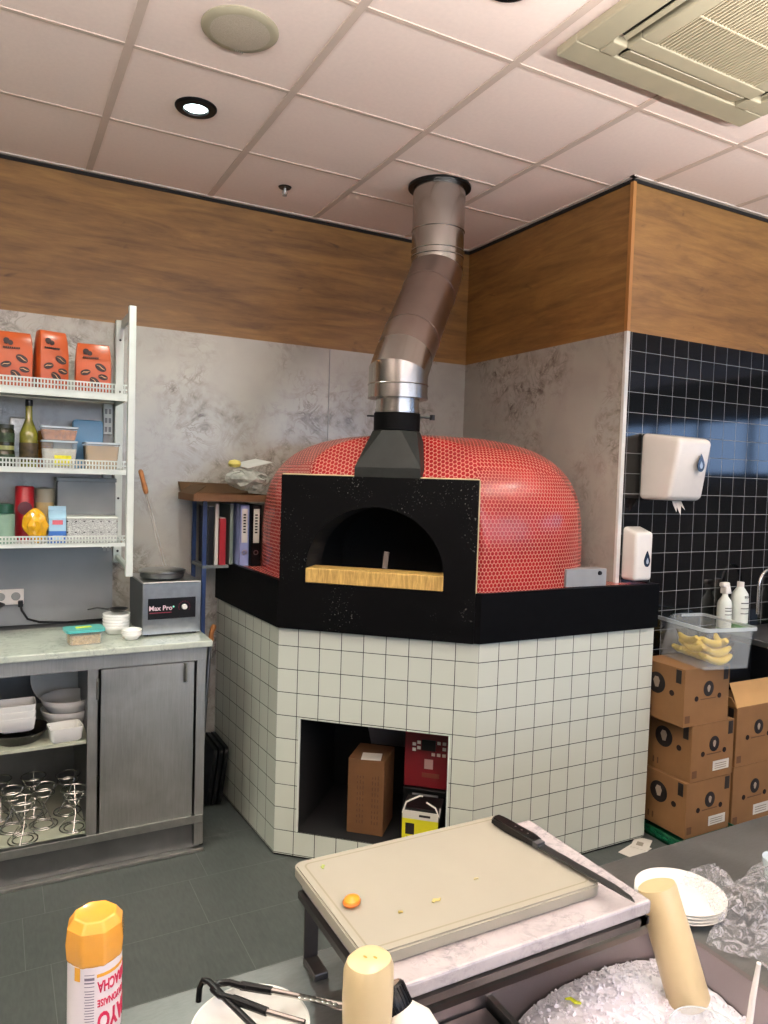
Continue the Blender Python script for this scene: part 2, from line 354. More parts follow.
for i in range(5): box(bm,.01+i*.007,.0145+i*.007,.104,.110,-.0125,-.0115)
obj('maker_mark',bm,mat('grey_print','#8c8475',.6),t)
t=thing('fire_sprinkler','small chrome sprinkler head hanging from the ceiling tile','sprinkler',(1.5,1.49,H))
bm=NB(); lathe(bm,[(0,-.006),(.03,-.006),(.034,0)],24); obj('escutcheon',bm,mat('dark_chrome','#4a4542',.3,.9),t,smooth=True)
bm=NB(); lathe(bm,[(.008,-.006),(.008,-.02),(.004,-.03),(.004,-.04),(.012,-.042),(.012,-.045),(0,-.045)],16); tube(bm,[(.008,0,-.018),(.013,0,-.03),(.004,0,-.042)],.002,6); tube(bm,[(-.008,0,-.018),(-.013,0,-.03),(-.004,0,-.042)],.002,6)
obj('sprinkler_nozzle',bm,STEEL,t,smooth=True)
# cassette air conditioner: square 0.95, corner (1.865,-.15)
t=thing('cassette_air_conditioner','square cream ceiling cassette with slatted grille at top right','air conditioner',(2.335,-.62,H))
a=.475
bm=NB()
pts=[(-a,a),(a,a)]
def ring(bm,o,i,z0,z1,mi=0):
    for (x0,x1,y0,y1) in ((-o,o,i,o),(-o,o,-o,-i),(-o,-i,-i,i),(i,o,-i,i)): box(bm,x0,x1,y0,y1,z0,z1,mi=mi)
ring(bm,a,.375,-.030,.0); ring(bm,.315,.25,-.036,-.004)
for sx in (1,-1):
    for sy in (1,-1): box(bm,sx*.31,sx*.376,sy*.31,sy*.376,-.034,-.004)
o=obj('panel_frame',bm,CREAM,t); md=o.modifiers.new('b','BEVEL'); md.width=.006; md.segments=3
for k in range(4):
    mx=Matrix.Rotation(PI/2*k,4,'Z')
    bm=NB(); box(bm,-.30,.30,.316,.374,-.008,-.004,mx=mx); obj('air_slot',bm,BLK,t)
    bm=NB()
    if k%2==0: box(bm,-.29,.29,-.024,.024,-.004,.004,bev=.003,mx=mx@Matrix.Translation((0,.345,-.026))@Matrix.Rotation(.15,4,'X'))
    else: box(bm,-.29,.29,-.009,.009,-.003,.003,bev=.002,mx=mx@Matrix.Translation((0,.347,-.024))@Matrix.Rotation(.5,4,'X'))
    obj('louver',bm,CREAM,t)
bm=NB(); box(bm,-.25,.25,-.25,.25,-.010,-.004); obj('filter_backing',bm,mat('dark_filter','#4b453c',.8),t)
bm=NB()
for i in range(34): y=-.245+i*.49/33; box(bm,-.25,.25,y-.0022,y+.0022,-.034,-.02,mx=Matrix.Rotation(PI/2,4,'Z'))
for x in (-.083,.083): box(bm,-.25,.25,x-.003,x+.003,-.035,-.03)
obj('return_grille',bm,mat('grille_cream','#b9ad92',.5),t)
# ================================================================== PIZZA OVEN
A=V(1.336,.977,0); S=V(.672,-.607,0).normalized(); N=V(-.607,-.672,0).normalized()   # along the diagonal, outward
DL=.9056
def D(s,out,z): return A+S*s+N*out+V(0,0,z)
rzD=math.atan2(S.y,S.x)
ov=thing('pizza_oven','red mosaic domed pizza oven on a white tiled base with black front plate','pizza oven',(2.1,1.09,0))
def place(o): o.location=-Vector(ov.location); return o
def uvquad(bm,pts,us,uvl,mi=0):
    vs=[bm.verts.new(p) for p in pts]; f=bm.faces.new(vs); f.material_index=mi
    for l,u in zip(f.loops,us): l[uvl].uv=u
    return f
ZT=1.06
bm=NB(); uvl=bm.loops.layers.uv.new('UVMap')
def wallq(p,q,u0,u1,z0,z1):
    uvquad(bm,[(p[0],p[1],z0),(q[0],q[1],z0),(q[0],q[1],z1),(p[0],p[1],z1)],[(u0,z0),(u1,z0),(u1,z1),(u0,z1)],uvl)
pA=(1.336,.977); pB=(2.008,.37); pC=(3.045,.362); pD=(3.045,W3)
wallq((1.288,W1-.001),pA,-.863,0,0.012,ZT)
def ds(s): q=D(s,0,0); return (q.x,q.y)
off=.0095
o0,o1,oz0,oz1=.107,.797,.125,.647
U=lambda s:(s-.095)*1.031+.1048
wallq(ds(0),ds(o0),U(0),U(o0),.012,ZT); wallq(ds(o1),ds(DL),U(o1),U(DL),.012,ZT)
wallq(ds(o0),ds(o1),U(o0),U(o1),.012,oz0); wallq(ds(o0),ds(o1),U(o0),U(o1),oz1,ZT)
wallq(pB,pC,0,1.037,.012,ZT); wallq(pC,pD,1.037,1.145,.012,ZT)
me=obj('tiled_base',bm,WTILE,ov,normals=False); place(me)
bm=NB(); prism(bm,[(1.292,1.83),(1.34,.985),(2.011,.378),(3.04,.368),(3.04,W3-.002),(W2-.002,W3-.002),(W2-.002,1.83)],0,.012); place(obj('plinth',bm,BLK,ov))
# niche
bm=NB()
def nq(*p): bm.faces.new([bm.verts.new(D(*q)) for q in p])
dn=-.55
nq((o0,0,oz0),(o1,0,oz0),(o1,dn,oz0),(o0,dn,oz0)); nq((o0,0,oz1),(o0,dn,oz1),(o1,dn,oz1),(o1,0,oz1))
nq((o0,0,oz0),(o0,dn,oz0),(o0,dn,oz1),(o0,0,oz1)); nq((o1,0,oz0),(o1,0,oz1),(o1,dn,oz1),(o1,dn,oz0)); nq((o0,dn,oz0),(o1,dn,oz0),(o1,dn,oz1),(o0,dn,oz1))
place(obj('niche_lining',bm,mat('niche_black','#0c0c0d',.7),ov))
bm=NB()
for s in (o0,o1): 
    bm=NB(); sg=1 if s==o0 else -1
    mx=Matrix.Translation(D(s,.001,0))@Matrix.Rotation(rzD,4,'Z'); box(bm,min(0,sg*.007),max(0,sg*.007),-.002,.01,oz0,oz1,mx=mx)
    place(obj('opening_edge_strip',bm,WHITE,ov))
# black band + ledge
e=.012
band=[(1.288-e,W1-.001),(1.336-e,.977-e*.4),(2.008-e*.4,.37-e),(3.045+e,.362-e),(3.045+e,W3-.001)]
inn=[(1.288+.015,W1-.001),(1.336+.015,.99),(2.016,.392),(3.035,.382),(3.035,W3-.001)]
bm=NB(); zb0,zb1=ZT-.002,1.272
n=len(band)
vs=[[bm.verts.new((*p,z)) for p in pl] for pl,z in ((band,zb0),(band,zb1),(inn,zb1),(inn,zb0))]
for a_,b_ in ((0,1),(1,2),(2,3),(3,0)):
    for i in range(n-1): bm.faces.new((vs[a_][i],vs[a_][i+1],vs[b_][i+1],vs[b_][i]))
for i in (0,n-1): bm.faces.new([vs[k][i] for k in range(4)])
place(obj('black_band',bm,BLACK,ov))
bm=NB(); uvl=bm.loops.layers.uv.new('UVMap')
vs=prism(bm,[(1.304,1.838),(1.352,.992),(2.017,.393),(3.034,.383),(3.034,W3-.002),(W2-.002,W3-.002),(W2-.002,1.838)],1.2,1.268)
for f in bm.faces:
    for l in f.loops: l[uvl].uv=(l.vert.co.x,l.vert.co.y)
place(obj('mosaic_ledge',bm,PENNY,ov))
# dome
cx,cy,ax,ay,nn,hh,m1,m2=2.108,1.091,.721,.718,3.29,.694,2.972,4.241
NS,NR=192,44
per=[0]; pp=None; pts=[]
for i in range(NS+1):
    a_=2*PI*i/NS+PI/4; c,s=math.cos(a_),math.sin(a_); k=(abs(c)**nn+abs(s)**nn)**(-1/nn); p=V(ax*k*c,ay*k*s,0)
    if i: per.append(per[-1]+(p-pts[-1]).length)
    pts.append(p)
PR=round(per[-1]/.0197)*.0197/per[-1]
rings=[]; arc=[0]; prev=None
for j in range(NR+1):
    ph=(PI/2)*j/NR; kk=max(0,math.cos(ph))**(2/m1); zz=hh*math.sin(ph)**(2/m2)
    if j==NR: kk=.004
    if prev is not None: arc.append(arc[-1]+math.hypot((kk-prev[0])*ax,zz-prev[1]))
    prev=(kk,zz); rings.append([V(cx+pts[i].x*kk,cy+pts[i].y*kk,1.268+zz) for i in range(NS)])
Npl=N
for r in rings:
    for v in r:
        d=-(v-A).dot(Npl)            # distance behind the plane
        d2=d-.012
        lim=1.735+.95*max(0,d2)
        if v.z>lim: v.z=lim+ .15*(v.z-lim)*min(1,max(0,d2)/.3)
        if d2<0: v.x+=Npl.x*d2; v.y+=Npl.y*d2
bm=NB(); uvl=bm.loops.layers.uv.new('UVMap')
bv=[[bm.verts.new(v) for v in r] for r in rings]
for j in range(NR):
    for i in range(NS):
        i2=(i+1)%NS; q=(bv[j][i],bv[j][i2],bv[j+1][i2],bv[j+1][i])
        mc=sum((v.co for v in q),V(0,0,0))/4; dd_=-(mc-A).dot(Npl); ss_=(mc-A).dot(S)
        if dd_<.03 and .03<ss_<.86 and mc.z<1.70: continue
        f=bm.faces.new(q); f.normal_update()
        if abs(f.normal.z)>.62 : us=[(v.co.x,v.co.y) for v in q]
        else: us=[(per[i]*PR,arc[j]),(per[i+1]*PR,arc[j]),(per[i+1]*PR,arc[j+1]),(per[i]*PR,arc[j+1])]
        for l,u in zip(f.loops,us): l[uvl].uv=u
bm.faces.new(bv[NR][::1])
place(obj('mosaic_dome',bm,PENNY,ov,smooth=60))
# front plate with arch
px0,px1,pz0,pz1=.004,.884,1.058,1.748
ac,ar_,az,ah=.437,.309,1.335,.283
bm=NB(); outer=[];arch=[]
NA=32
for i in range(NA+1):
    t_=PI-PI*i/NA; arch.append((ac+ar_*math.cos(t_),az+ah*math.sin(t_)))
arch=[(ac-ar_,1.27)]+arch+[(ac+ar_,1.27)]
def pl(s,z,o): return bm.verts.new(D(s,o,z))
for o in (.02,.006):
    av=[pl(s,z,o) for s,z in arch]; n=len(av)
    tl,tr,bl,br=pl(px0,pz1,o),pl(px1,pz1,o),pl(px0,pz0,o),pl(px1,pz0,o)
    top=[pl(px0+(px1-px0)*i/(n-1),pz1,o) for i in range(n)]
    bm.faces.new([bl,pl(px0,1.27,o),av[0],av[-1],pl(px1,1.27,o),br])
    lm=n//2
    bm.faces.new([bm.verts.new(D(px0,o,1.27)),av[0]]+[av[1]]+[pl(px0,pz1,o)][:0]+[pl(px0,az,o)])
    bm.faces.new([av[-1],pl(px1,1.27,o),pl(px1,az,o),av[-2]])
    # fan between the arch and the outer edge
    for i in range(1,n-2):
        def proj(k):
            s,z=arch[k]; f=(k-1)/(n-3)
            if f<.25: return (px0,az+(pz1-az)*f/.25)
            if f>.75: return (px1,az+(pz1-az)*(1-f)/.25)
            return (px0+(px1-px0)*(f-.25)/.5,pz1)
        a1,a2=proj(i),proj(i+1)
        bm.faces.new([av[i],pl(*a1,o),pl(*a2,o),av[i+1]])
bmesh.ops.remove_doubles(bm,verts=bm.verts[:],dist=.0005)
def strip(pts_,o1=.02,o2=.006):
    for (a1,b1),(a2,b2) in zip(pts_,pts_[1:]): bm.faces.new([pl(a1,b1,o1),pl(a2,b2,o1),pl(a2,b2,o2),pl(a1,b1,o2)])
strip(arch+[arch[0]]); strip([(px0,pz0),(px1,pz0),(px1,pz1),(px0,pz1),(px0,pz0)])
bmesh.ops.remove_doubles(bm,verts=bm.verts[:],dist=.0005)
def plate_mat():
    m,nt,b=newm('black_front_plate'); g=G(nt); c=g.coord('Object')
    sp=g.ramp(g.noise(c,120,3),.64,.70); mk=g.ramp(g.noise(c,4,3),.48,.6)
    nt.links.new(g.mix(g.m('MULTIPLY',g.m('MULTIPLY',sp,mk),.35),lin('#060607'),lin('#b5b5ae')),b.inputs['Base Color'])
    b.inputs['Roughness'].default_value=.5; b.inputs['Specular IOR Level'].default_value=.08; return m
place(obj('front_plate',bm,plate_mat(),ov))
# pale edging around plate
bm=NB()
for (s0,z0,s1,z1) in ((px0,pz1,px1,pz1),(px1,pz0+.21,px1,pz1)):
    tube(bm,[D(s0,.006,z0+.002*(z0==z1)),D(s1,.006,z1+.002*(z0==z1))],.0045,6)
place(obj('grout_edge',bm,mat('pale_mortar','#b9ab84',.8),ov))
# oven chamber tunnel
bm=NB(); dd=-.5
av=[[bm.verts.new(D(ac+(s-ac)*k,o,1.27+(z-1.27)*k2)) for s,z in arch] for o,k,k2 in ((.006,1,1),(-.18,.98,.98),(-.2,1.2,1.15),(-.62,1.1,1.05))]
for a_,b_ in zip(av,av[1:]):
    for i in range(len(arch)-1): bm.faces.new((a_[i],a_[i+1],b_[i+1],b_[i]))
    bm.faces.new((a_[0],b_[0],b_[-1],a_[-1]))
bm.faces.new(av[-1])
place(obj('oven_chamber',bm,mat('black_chamber','#0a0908',.8),ov))  # chamber walls coloured near black throughout
# stone sill
bm=NB(); mx=Matrix.Translation(D(.13,0,0))@Matrix.Rotation(rzD,4,'Z'); box(bm,0,.617,-.028,.1,1.273,1.338,bev=.003,mx=mx)
def stone():
    m,nt,b=newm('scorched_yellow_sill'); g=G(nt); n=g.noise(g.coord('Object',(30,30,4)),3,7,.3,.7)
    nt.links.new(g.ramp(n,.3,.7,lin('#86652c'),lin('#d8b164')),b.inputs['Base Color']); b.inputs['Roughness'].default_value=.6; return m
place(obj('stone_sill',bm,stone(),ov))
bm=NB(); mx=Matrix.Translation(D(.455,-.12,1.338))@Matrix.Rotation(rzD,4,'Z'); box(bm,-.011,.011,-.004,.004,.0,.075,mx=mx@Matrix.Rotation(.1,4,'Y')); place(obj('door_handle',bm,mat('grey_reflection','#77706c',.4,.3),ov))  # small grey bar stands in for a reflection in the dark opening
# smoke hood
bm=NB(); s0,s1=.338,.632; hd=-.25
def ov_ring(z,oc,rr): 
    r=[]
    for k in range(8):
        a_=PI/8+k*PI/4; x=rr*math.cos(a_); y=rr*math.sin(a_); r.append(D(.487+x,-(.135)+y,z))
    return r
b0=[D(s0,.012,1.745),D(s1,.012,1.745),D(s1,hd,1.745),D(s0,hd,1.745)]; b1=[p+V(0,0,.045) for p in b0]
vb0=[bm.verts.new(p) for p in b0]; vb1=[bm.verts.new(p) for p in b1]
for i in range(4): bm.faces.new((vb0[i],vb0[(i+1)%4],vb1[(i+1)%4],vb1[i]))
oc=[bm.verts.new(p) for p in ov_ring(1.955,0,.108)]
# octagon order: angles 22.5.. => y positive is outward(front)
# corners: 0:(+x,+y small)...
quadr={0:1,1:1,2:0,3:0,4:3,5:3,6:2,7:2}
for k in range(8):
    k2=(k+1)%8; c1,c2=quadr[k],quadr[k2]
    if c1==c2: bm.faces.new((oc[k],oc[k2],vb1[c1]))
    else: bm.faces.new((oc[k],oc[k2],vb1[c2],vb1[c1]))
bm.faces.new(oc)
place(obj('smoke_hood',bm,HOODM,ov))
# ================================================================== FLUE
P0=D(.487,-.135,0); P0.z=0; P1=V(2.165,1.065,0)
fl=thing('flue_pipe','offset stainless steel flue rising from the oven hood to the ceiling','flue pipe',(P0.x,P0.y,1.955))
L0=-Vector(fl.location)
def fo(name,bm,m,**k): o=obj(name,bm,m,fl,smooth=True,**k); o.location=L0; return o
bm=NB(); lathe(bm,[(.0,1.958),(.104,1.958),(.104,2.035),(.098,2.035)],48,mx=Matrix.Translation(P0)); fo('black_collar',bm,BLACK)
bm=NB(); lathe(bm,[(.096,2.03),(.096,2.112)],48,mx=Matrix.Translation(P0)); lathe(bm,[(.1,2.04),(.1,2.052)],48,mx=Matrix.Translation(P0)); fo('inner_pipe',bm,FLUE)
RR=.131
def cutcyl(bm,p,q,n0,n1,r=RR,seg=64,over=0):
    # cylinder from p to q cut by planes with normals n0,n1 at its ends
    d=(q-p).normalized(); x=V(S.x,S.y,0); x=(x-d*x.dot(d)).normalized(); y=d.cross(x); rings=[]
    for c,nv in ((p,n0),(q,n1)):
        rr=[]
        for k in range(seg):
            o=x*math.cos(2*PI*k/seg)*r+y*math.sin(2*PI*k/seg)*r; tt=-(o.dot(nv))/d.dot(nv); rr.append(bm.verts.new(c+o+d*tt))
        rings.append(rr)
    for k in range(seg): bm.faces.new((rings[0][k],rings[0][(k+1)%seg],rings[1][(k+1)%seg],rings[1][k]))
def bead(bm,c,d,r=RR+.0012):
    d=d.normalized(); x=d.orthogonal().normalized(); y=d.cross(x)
    tube(bm,[c+(x*math.cos(2*PI*k/48)+y*math.sin(2*PI*k/48))*r for k in range(48)],.0028,6,closed=True)
Z=V(0,0,1); q0=P0+V(0,0,2.10); q1=P0+V(0,0,2.215); q4=P1+V(0,0,2.80); q5=P1+V(0,0,H)
hd_=(P1-P0); dvec=(q4-q1); 
lo=q1+(hd_*.13+V(0,0,.085*1)); up=q4-(hd_*.13+V(0,0,.085))
d01=Z; d12=(lo-q1).normalized(); d23=(up-lo).normalized(); d34=(q4-up).normalized()
bm=NB(); cutcyl(bm,q0,q1,Z,(d01+d12).normalized(),r=RR+.002); lathe(bm,[(.098,2.10),(RR+.004,2.10),(RR+.004,2.112)],48,mx=Matrix.Translation(P0)); bead(bm,P0+V(0,0,2.16),Z,RR+.003); fo('lower_elbow_band',bm,FLUE)
bm=NB(); cutcyl(bm,q1,lo,(d01+d12).normalized(),(d12+d23).normalized(),r=RR+.001); fo('elbow_segment',bm,FLUE)
bm=NB(); cutcyl(bm,lo,up,(d12+d23).normalized(),(d23+d34).normalized()); bead(bm,lo.lerp(up,.25),d23); bead(bm,lo.lerp(up,.86),d23); fo('slanted_pipe',bm,FLUEB)
bm=NB(); cutcyl(bm,up,q4,(d23+d34).normalized(),(d34+Z).normalized()); fo('elbow_segment',bm,FLUEB)
bm=NB(); cutcyl(bm,q4,q5,(d34+Z).normalized(),Z)
for z in (2.86,2.89,2.99): bead(bm,P1+V(0,0,z),Z)
fo('vertical_pipe',bm,FLUE)
bm=NB(); lathe(bm,[(RR+.001,H-.012),(.158,H-.012),(.158,H-.001),(RR+.001,H-.001)],48,mx=Matrix.Translation(P1)); fo('ceiling_collar',bm,BLK)
bm=NB(); h0=P0+V(0,0,2.022); dr=V(M[0][0],M[0][1],0).normalized(); tube(bm,[h0+dr*.09,h0+dr*.155],.005,8); 
lathe(bm,[(0,-.012),(.012,-.012),(.012,.012),(0,.012)],12,mx=Matrix.Translation(h0+dr*.158)); tube(bm,[h0-dr*.1,h0-dr*.135],.004,8); fo('damper_lever',bm,BLK)
# ================================================================== NICHE CONTENTS
def dmx(s,o,z,extra=0): return Matrix.Translation(D(s,o,z))@Matrix.Rotation(rzD+extra,4,'Z')
def dthing(name,label,cat,s,o,z,extra=0): 
    p=D(s,o,z); return thing(name,label,cat,tuple(p),rzD+extra)
t=dthing('carton','brown printed carton standing inside the oven base opening','box',.41,-.17,oz0)
bm=NB(); box(bm,-.085,.085,-.10,.10,0,.345,bev=.003); obj('box_body',bm,CARDD,t)
for c in range(2):
    bm=NB()
    for i in range(9):
        w=.05 if c else .035
        for k in range(3): box(bm,(-.04,.03)[c]+k*.013,(-.04,.03)[c]+k*.013+.005,-.1012,-.1,.05+i*.026,.05+i*.026+random.uniform(.01,.02))
    obj('printed_lettering',bm,mat('carton_ink','#4b3018',.7),t)
bm=NB(); box(bm,-.04,.05,-.101,-.02,.345,.3475,mx=Matrix.Translation((0,0,0))@Matrix.Rotation(.15,4,'Z')); obj('packing_tape',bm,PAPER,t)
t=dthing('control_unit','dark red machine panel with white keys and small screen in the base opening','appliance',.675,-.24,.325)
bm=NB(); box(bm,-.115,.115,-.05,.12,0,.27,bev=.006); obj('housing',bm,mat('dark_red_enamel','#6e141c',.35),t)
bm=NB(); box(bm,-.035,.03,-.054,-.049,.175,.225); obj('screen',bm,BLK,t)
for x,z in ((-.07,.2),(-.07,.175),(-.048,.21),(-.048,.185),(.045,.215),(.07,.215),(.07,.19),(.02,.16),(.045,.16),(.07,.16)): bm=NB(); box(bm,x-.008,x+.008,-.053,-.049,z-.007,z+.007); obj('key',bm,WPL,t)
bm=NB(); box(bm,-.02,.02,-.052,-.049,.09,.135); obj('logo_label',bm,mat('pale_red_print','#c9a7a0',.5),t)
bm=NB(); box(bm,-.03,.05,-.053,-.049,.05,.07); obj('badge',bm,mat('brown_badge','#6d3a2a',.5),t)
bm=NB(); box(bm,.02,.25,-.05,.12,-.002,.0); bm.free()
t=dthing('black_machine_base','black appliance carrying the dark red panel, deep in the opening','appliance',.675,-.24,oz0)
bm=NB(); box(bm,-.115,.115,-.06,.12,0,.198,bev=.006); obj('housing',bm,BLK,t)
bm=NB(); box(bm,-.07,.05,-.063,-.06,.155,.175); obj('nameplate',bm,mat('silver_plate','#8c8c8e',.4,.5),t)
t=dthing('yellow_label_box','black box with white rim and yellow label at the front of the opening','box',.70,-.09,oz0)
bm=NB(); box(bm,-.11,.06,-.07,.07,0,.175,bev=.004); obj('box_body',bm,BLK,t)
bm=NB(); box(bm,-.105,.055,-.0735,-.07,.0,.13); obj('yellow_label',bm,mat('yellow_print','#c9c21c',.5),t)
bm=NB(); box(bm,-.105,.055,-.0737,-.07,.13,.165); box(bm,-.03,.02,-.0745,-.07,.142,.152,mi=1); obj('white_label',bm,[PAPER,DARKI],t)
bm=NB(); box(bm,-.09,-.05,-.0745,-.07,.06,.11); box(bm,-.085,-.06,-.0748,-.07,.03,.05); obj('printed_symbol',bm,DARKI,t)
bm=NB(); tube(bm,[(-.105,-.07,.15),(-.09,-.07,.2),(-.03,-.07,.235),(-.02,-.06,.23)],.004,8); tube(bm,[(.0,-.07,.21),(.04,-.07,.19),(.06,-.07,.15),(.062,-.07,.19)],.004,8); obj('handle_strap',bm,WPL,t,smooth=True)
t=dthing('binder','grey ring binder tilted behind the brown carton in the opening','binder',.42,-.17,.472)
bm=NB(); box(bm,-.0,.2,-.1,.14,.028,.034); box(bm,-.0,.2,-.1,.14,.0,.006); box(bm,-.006,.0,-.1,.14,.0,.034); obj('cover',bm,mat('grey_board','#6b6a70',.5),t)
bm=NB(); box(bm,.0,.19,-.09,.13,.007,.026); obj('pages',bm,mat('grey_paper_pages','#8d8c90',.7),t)
t.rotation_euler=(-.9,0,rzD+.05); t.location=D(.345,-.355,.515)
# ================================================================== THINGS ON THE OVEN LEDGE
def binder(x,y,rz,w,cm,label,lab=True,h=.315,d=.27,z=1.2695):
    t=thing('ring_binder',label,'binder',(x,y,z),rz,'binders beside the oven')
    bm=NB(); box(bm,-w/2,-w/2+.004,0,d,0,h); box(bm,w/2-.004,w/2,0,d,0,h); box(bm,-w/2,w/2,0,.004,0,h,bev=.001); obj('cover',bm,cm,t)
    bm=NB(); box(bm,-w/2+.006,w/2-.006,.02,d-.01,.006,h-.012); obj('pages',bm,PAPER,t)
    if lab:
        bm=NB(); box(bm,-w*.3,w*.3,-.0012,0,.12,h-.02); obj('spine_label',bm,PAPER,t)
        bm=NB(); 
        for i in range(7): box(bm,-w*.15,w*.12,-.0016,-.001,.17+i*.015,.178+i*.015)
        obj('spine_writing',bm,DARKI,t)
    bm=NB(); lathe(bm,[(.008,.0),(.013,.0),(.013,.002),(.008,.002)],20,mx=on((0,0,.07))); obj('finger_ring',bm,STEEL,t)
    return t
NAVY=mat('navy_board','#171c30',.5); LILAC=mat('lilac_board','#8f98c4',.45); REDB=mat('red_board','#8e1720',.4)
binder(1.392,1.50,.0,.052,BLK,'black lever arch binder with white spine label beside the oven dome')
binder(1.336,1.52,.0,.05,LILAC,'pale blue-grey binder standing just left of the black labelled one')
# blue metal rack holding folders against the wall
t=thing('file_rack','narrow blue metal rack with shelf beside the warmer','rack',(1.22,1.68,0))
BLUE=mat('blue_painted_metal','#18305c',.4)
bm=NB()
bm.free()
for y in (-.10,.12):
    bm=NB(); box(bm,-.086,-.066,y-.009,y+.009,0,1.6); obj('post',bm,BLUE,t)
bm=NB(); box(bm,-.086,.050,-.11,.13,1.255,1.27); obj('rack_shelf',bm,mat('grey_shelf','#666a68',.5),t)
def flat(x,y,w,h,m,label,name='document_folder',d=.2):
    t=thing(name,label,'folder',(x,y,1.271),0,'folders on the blue rack'); bm=NB(); box(bm,-w/2,w/2,0,d,0,h,bev=.001); obj('cover',bm,m,t)
    bm=NB(); box(bm,-w/2+.002,w/2-.002,.004,d-.004,h,h+.004); obj('pages',bm,PAPER,t); return t
flat(1.178,1.578,.026,.30,BLK,'slim black folder nearest the blue post')
flat(1.207,1.578,.018,.31,PAPER,'thin white folder between the black and red folders')
flat(1.237,1.572,.034,.24,REDB,'short dark red folder on the blue rack')
flat(1.285,1.578,.018,.31,mat('grey_green_board','#6f7a70',.5),'thin grey folder right of the red one on the rack')
CARDD2=mat('dark_tray_card','#4a3319',.75)
t=thing('cardboard_tray','shallow open cardboard tray balanced on the rack and binders','tray',(1.27,1.62,1.603),.03)
bm=NB(); box(bm,-.21,.18,-.14,.15,0,.006); box(bm,-.21,.18,-.145,-.14,0,.034); box(bm,-.21,.18,.15,.155,0,.034); box(bm,-.215,-.21,-.145,.155,0,.034); box(bm,.18,.185,-.145,.155,0,.034); obj('tray_body',bm,CARDD,t)
bm=NB(); box(bm,-.20,.17,0,.003,0,.10,mx=Matrix.Translation((0,.15,.03))@Matrix.Rotation(-.9,4,'X')); box(bm,0,.003,-.14,.14,0,.075,mx=Matrix.Translation((-.214,0,.034))@Matrix.Rotation(.95,4,'Y')); obj('tray_flap',bm,CARDD2,t)
def crumple(name,label,cat,cx_,cy_,cz_,sx,sy,sz,m,seed=1,sub=4,pw=.5):
    rnd=random.Random(seed); bm=NB(); bmesh.ops.create_icosphere(bm,subdivisions=sub,radius=1)
    for v in bm.verts:
        k=1-pw*rnd.random()*rnd.random(); v.co=V(v.co.x*sx*k,v.co.y*sy*k,max(-1,v.co.z)*sz*(1-pw*rnd.random())+sz)
        if v.co.z<.15*sz: v.co.z=0.0
    o=obj(name,bm,m,None,(cx_,cy_,cz_)); return tag(o,label,cat)
crumple('plastic_bag','crumpled clear plastic bag on top of the cardboard tray','bag',1.37,1.60,1.641,.13,.11,.075,mat('bag_film','#c8c9bf',.12,alpha=.55,var=.3,vs=30),3,3)
tag(obj('paper_wrapper',(lambda b:(box(b,-.09,.07,-.07,.08,.0,.004,bev=.001),b)[1])(NB()),mat('off_white_wrapper','#c9c9c4',.5),None,(1.41,1.62,1.80),(.12,-.22,.3)),'folded grey and white wrapper lying over the plastic bag','wrapper')
tag(obj('bag_knot',(lambda b:(lathe(b,[(0,.0),(.025,.004),(.034,.02),(.028,.036),(0,.043)],20),b)[1])(NB()),mat('pale_yellow_bun','#c9bb62',.5,var=.2),None,(1.30,1.60,1.775),smooth=True),'small pale yellow knot poking up at the left of the plastic bag','bag knot')
# right end: steel box, black cloth
t=thing('steel_scale','small grey steel box with plug at the right end of the oven ledge','scale',(2.615,.452,1.2695),-.06)
bm=NB(); box(bm,-.117,.117,-.07,.0,.004,.085,bev=.002); obj('housing',bm,mat('matt_grey_steel','#8b8d8e',.45,.3),t)
bm=NB(); lathe(bm,[(0,0),(.011,0),(.009,.006),(0,.006)],16,mx=on((.075,-.071,.065))); obj('knob',bm,BLK,t)
t=thing('glass_dish','low clear dish behind the grey box on the ledge','dish',(2.70,.64,1.2695),0)
bm=NB(); lathe(bm,[(0,0),(.08,0),(.1,.06),(.096,.06),(.076,.006),(0,.006)],28,power=4); obj('dish_body',bm,CLEARR,t,smooth=True)
crumple('black_cloth','crumpled black cloth behind the dome on the ledge','cloth',2.80,.86,1.2695,.07,.09,.09,BLK,5,3)
# ================================================================== WALL DISPENSERS
t=thing('paper_towel_dispenser','large white paper towel dispenser on the black tile wall','towel dispenser',(3.01,W3,1.68))
bm=NB(); box(bm,0,.232,-.235,0,.0,.325,bev=.024,seg=5)
for v in bm.verts:
    if v.co.y<-.1: 
        if v.co.z>.2: v.co.z-=.03*min(1,(-v.co.y-.1)/.13)
        if v.co.z<.12: v.co.y+=.05*(1-v.co.z/.12); 
obj('dispenser_body',bm,WPL,t,smooth=True)
def drop(w,h,n=24):
    o=[]
    for i in range(n):
        a_=2*PI*i/n; r=1; x=w*math.cos(a_)*(1 if math.sin(a_)<0 else (1-math.sin(a_))**.55*1.0+.0); y=h*.4*math.sin(a_) if math.sin(a_)<0 else h*.6*math.sin(a_); o.append((x,y))
    return o
bm=NB(); prism(bm,drop(.024,.085),0,.004,mx=on((.150,-.2365,.175))); obj('drop_window',bm,mat('smoked_window','#1e2a3c',.15),t)
bm=NB(); prism(bm,drop(.010,.035),0,.002,mx=on((.150,-.2400,.17))); obj('drop_highlight',bm,mat('highlight_grey','#9aa6b3',.3),t)  # paler drop paints a highlight onto the smoked window
bm=NB(); box(bm,.06,.16,-.15,-.03,-.003,.004); obj('paper_slot',bm,BLK,t)
bm=NB(); pr_=[(.075,-.02),(.085,-.055),(.10,-.03),(.115,-.07),(.13,-.025),(.145,-.045)]
va=[bm.verts.new((x,-.14+.01*(k%2),.012)) for k,(x,z) in enumerate(pr_)]; vb=[bm.verts.new((x+.004,-.15-.012*(k%2),z)) for k,(x,z) in enumerate(pr_)]
for k in range(5): bm.faces.new((va[k],va[k+1],vb[k+1],vb[k]))
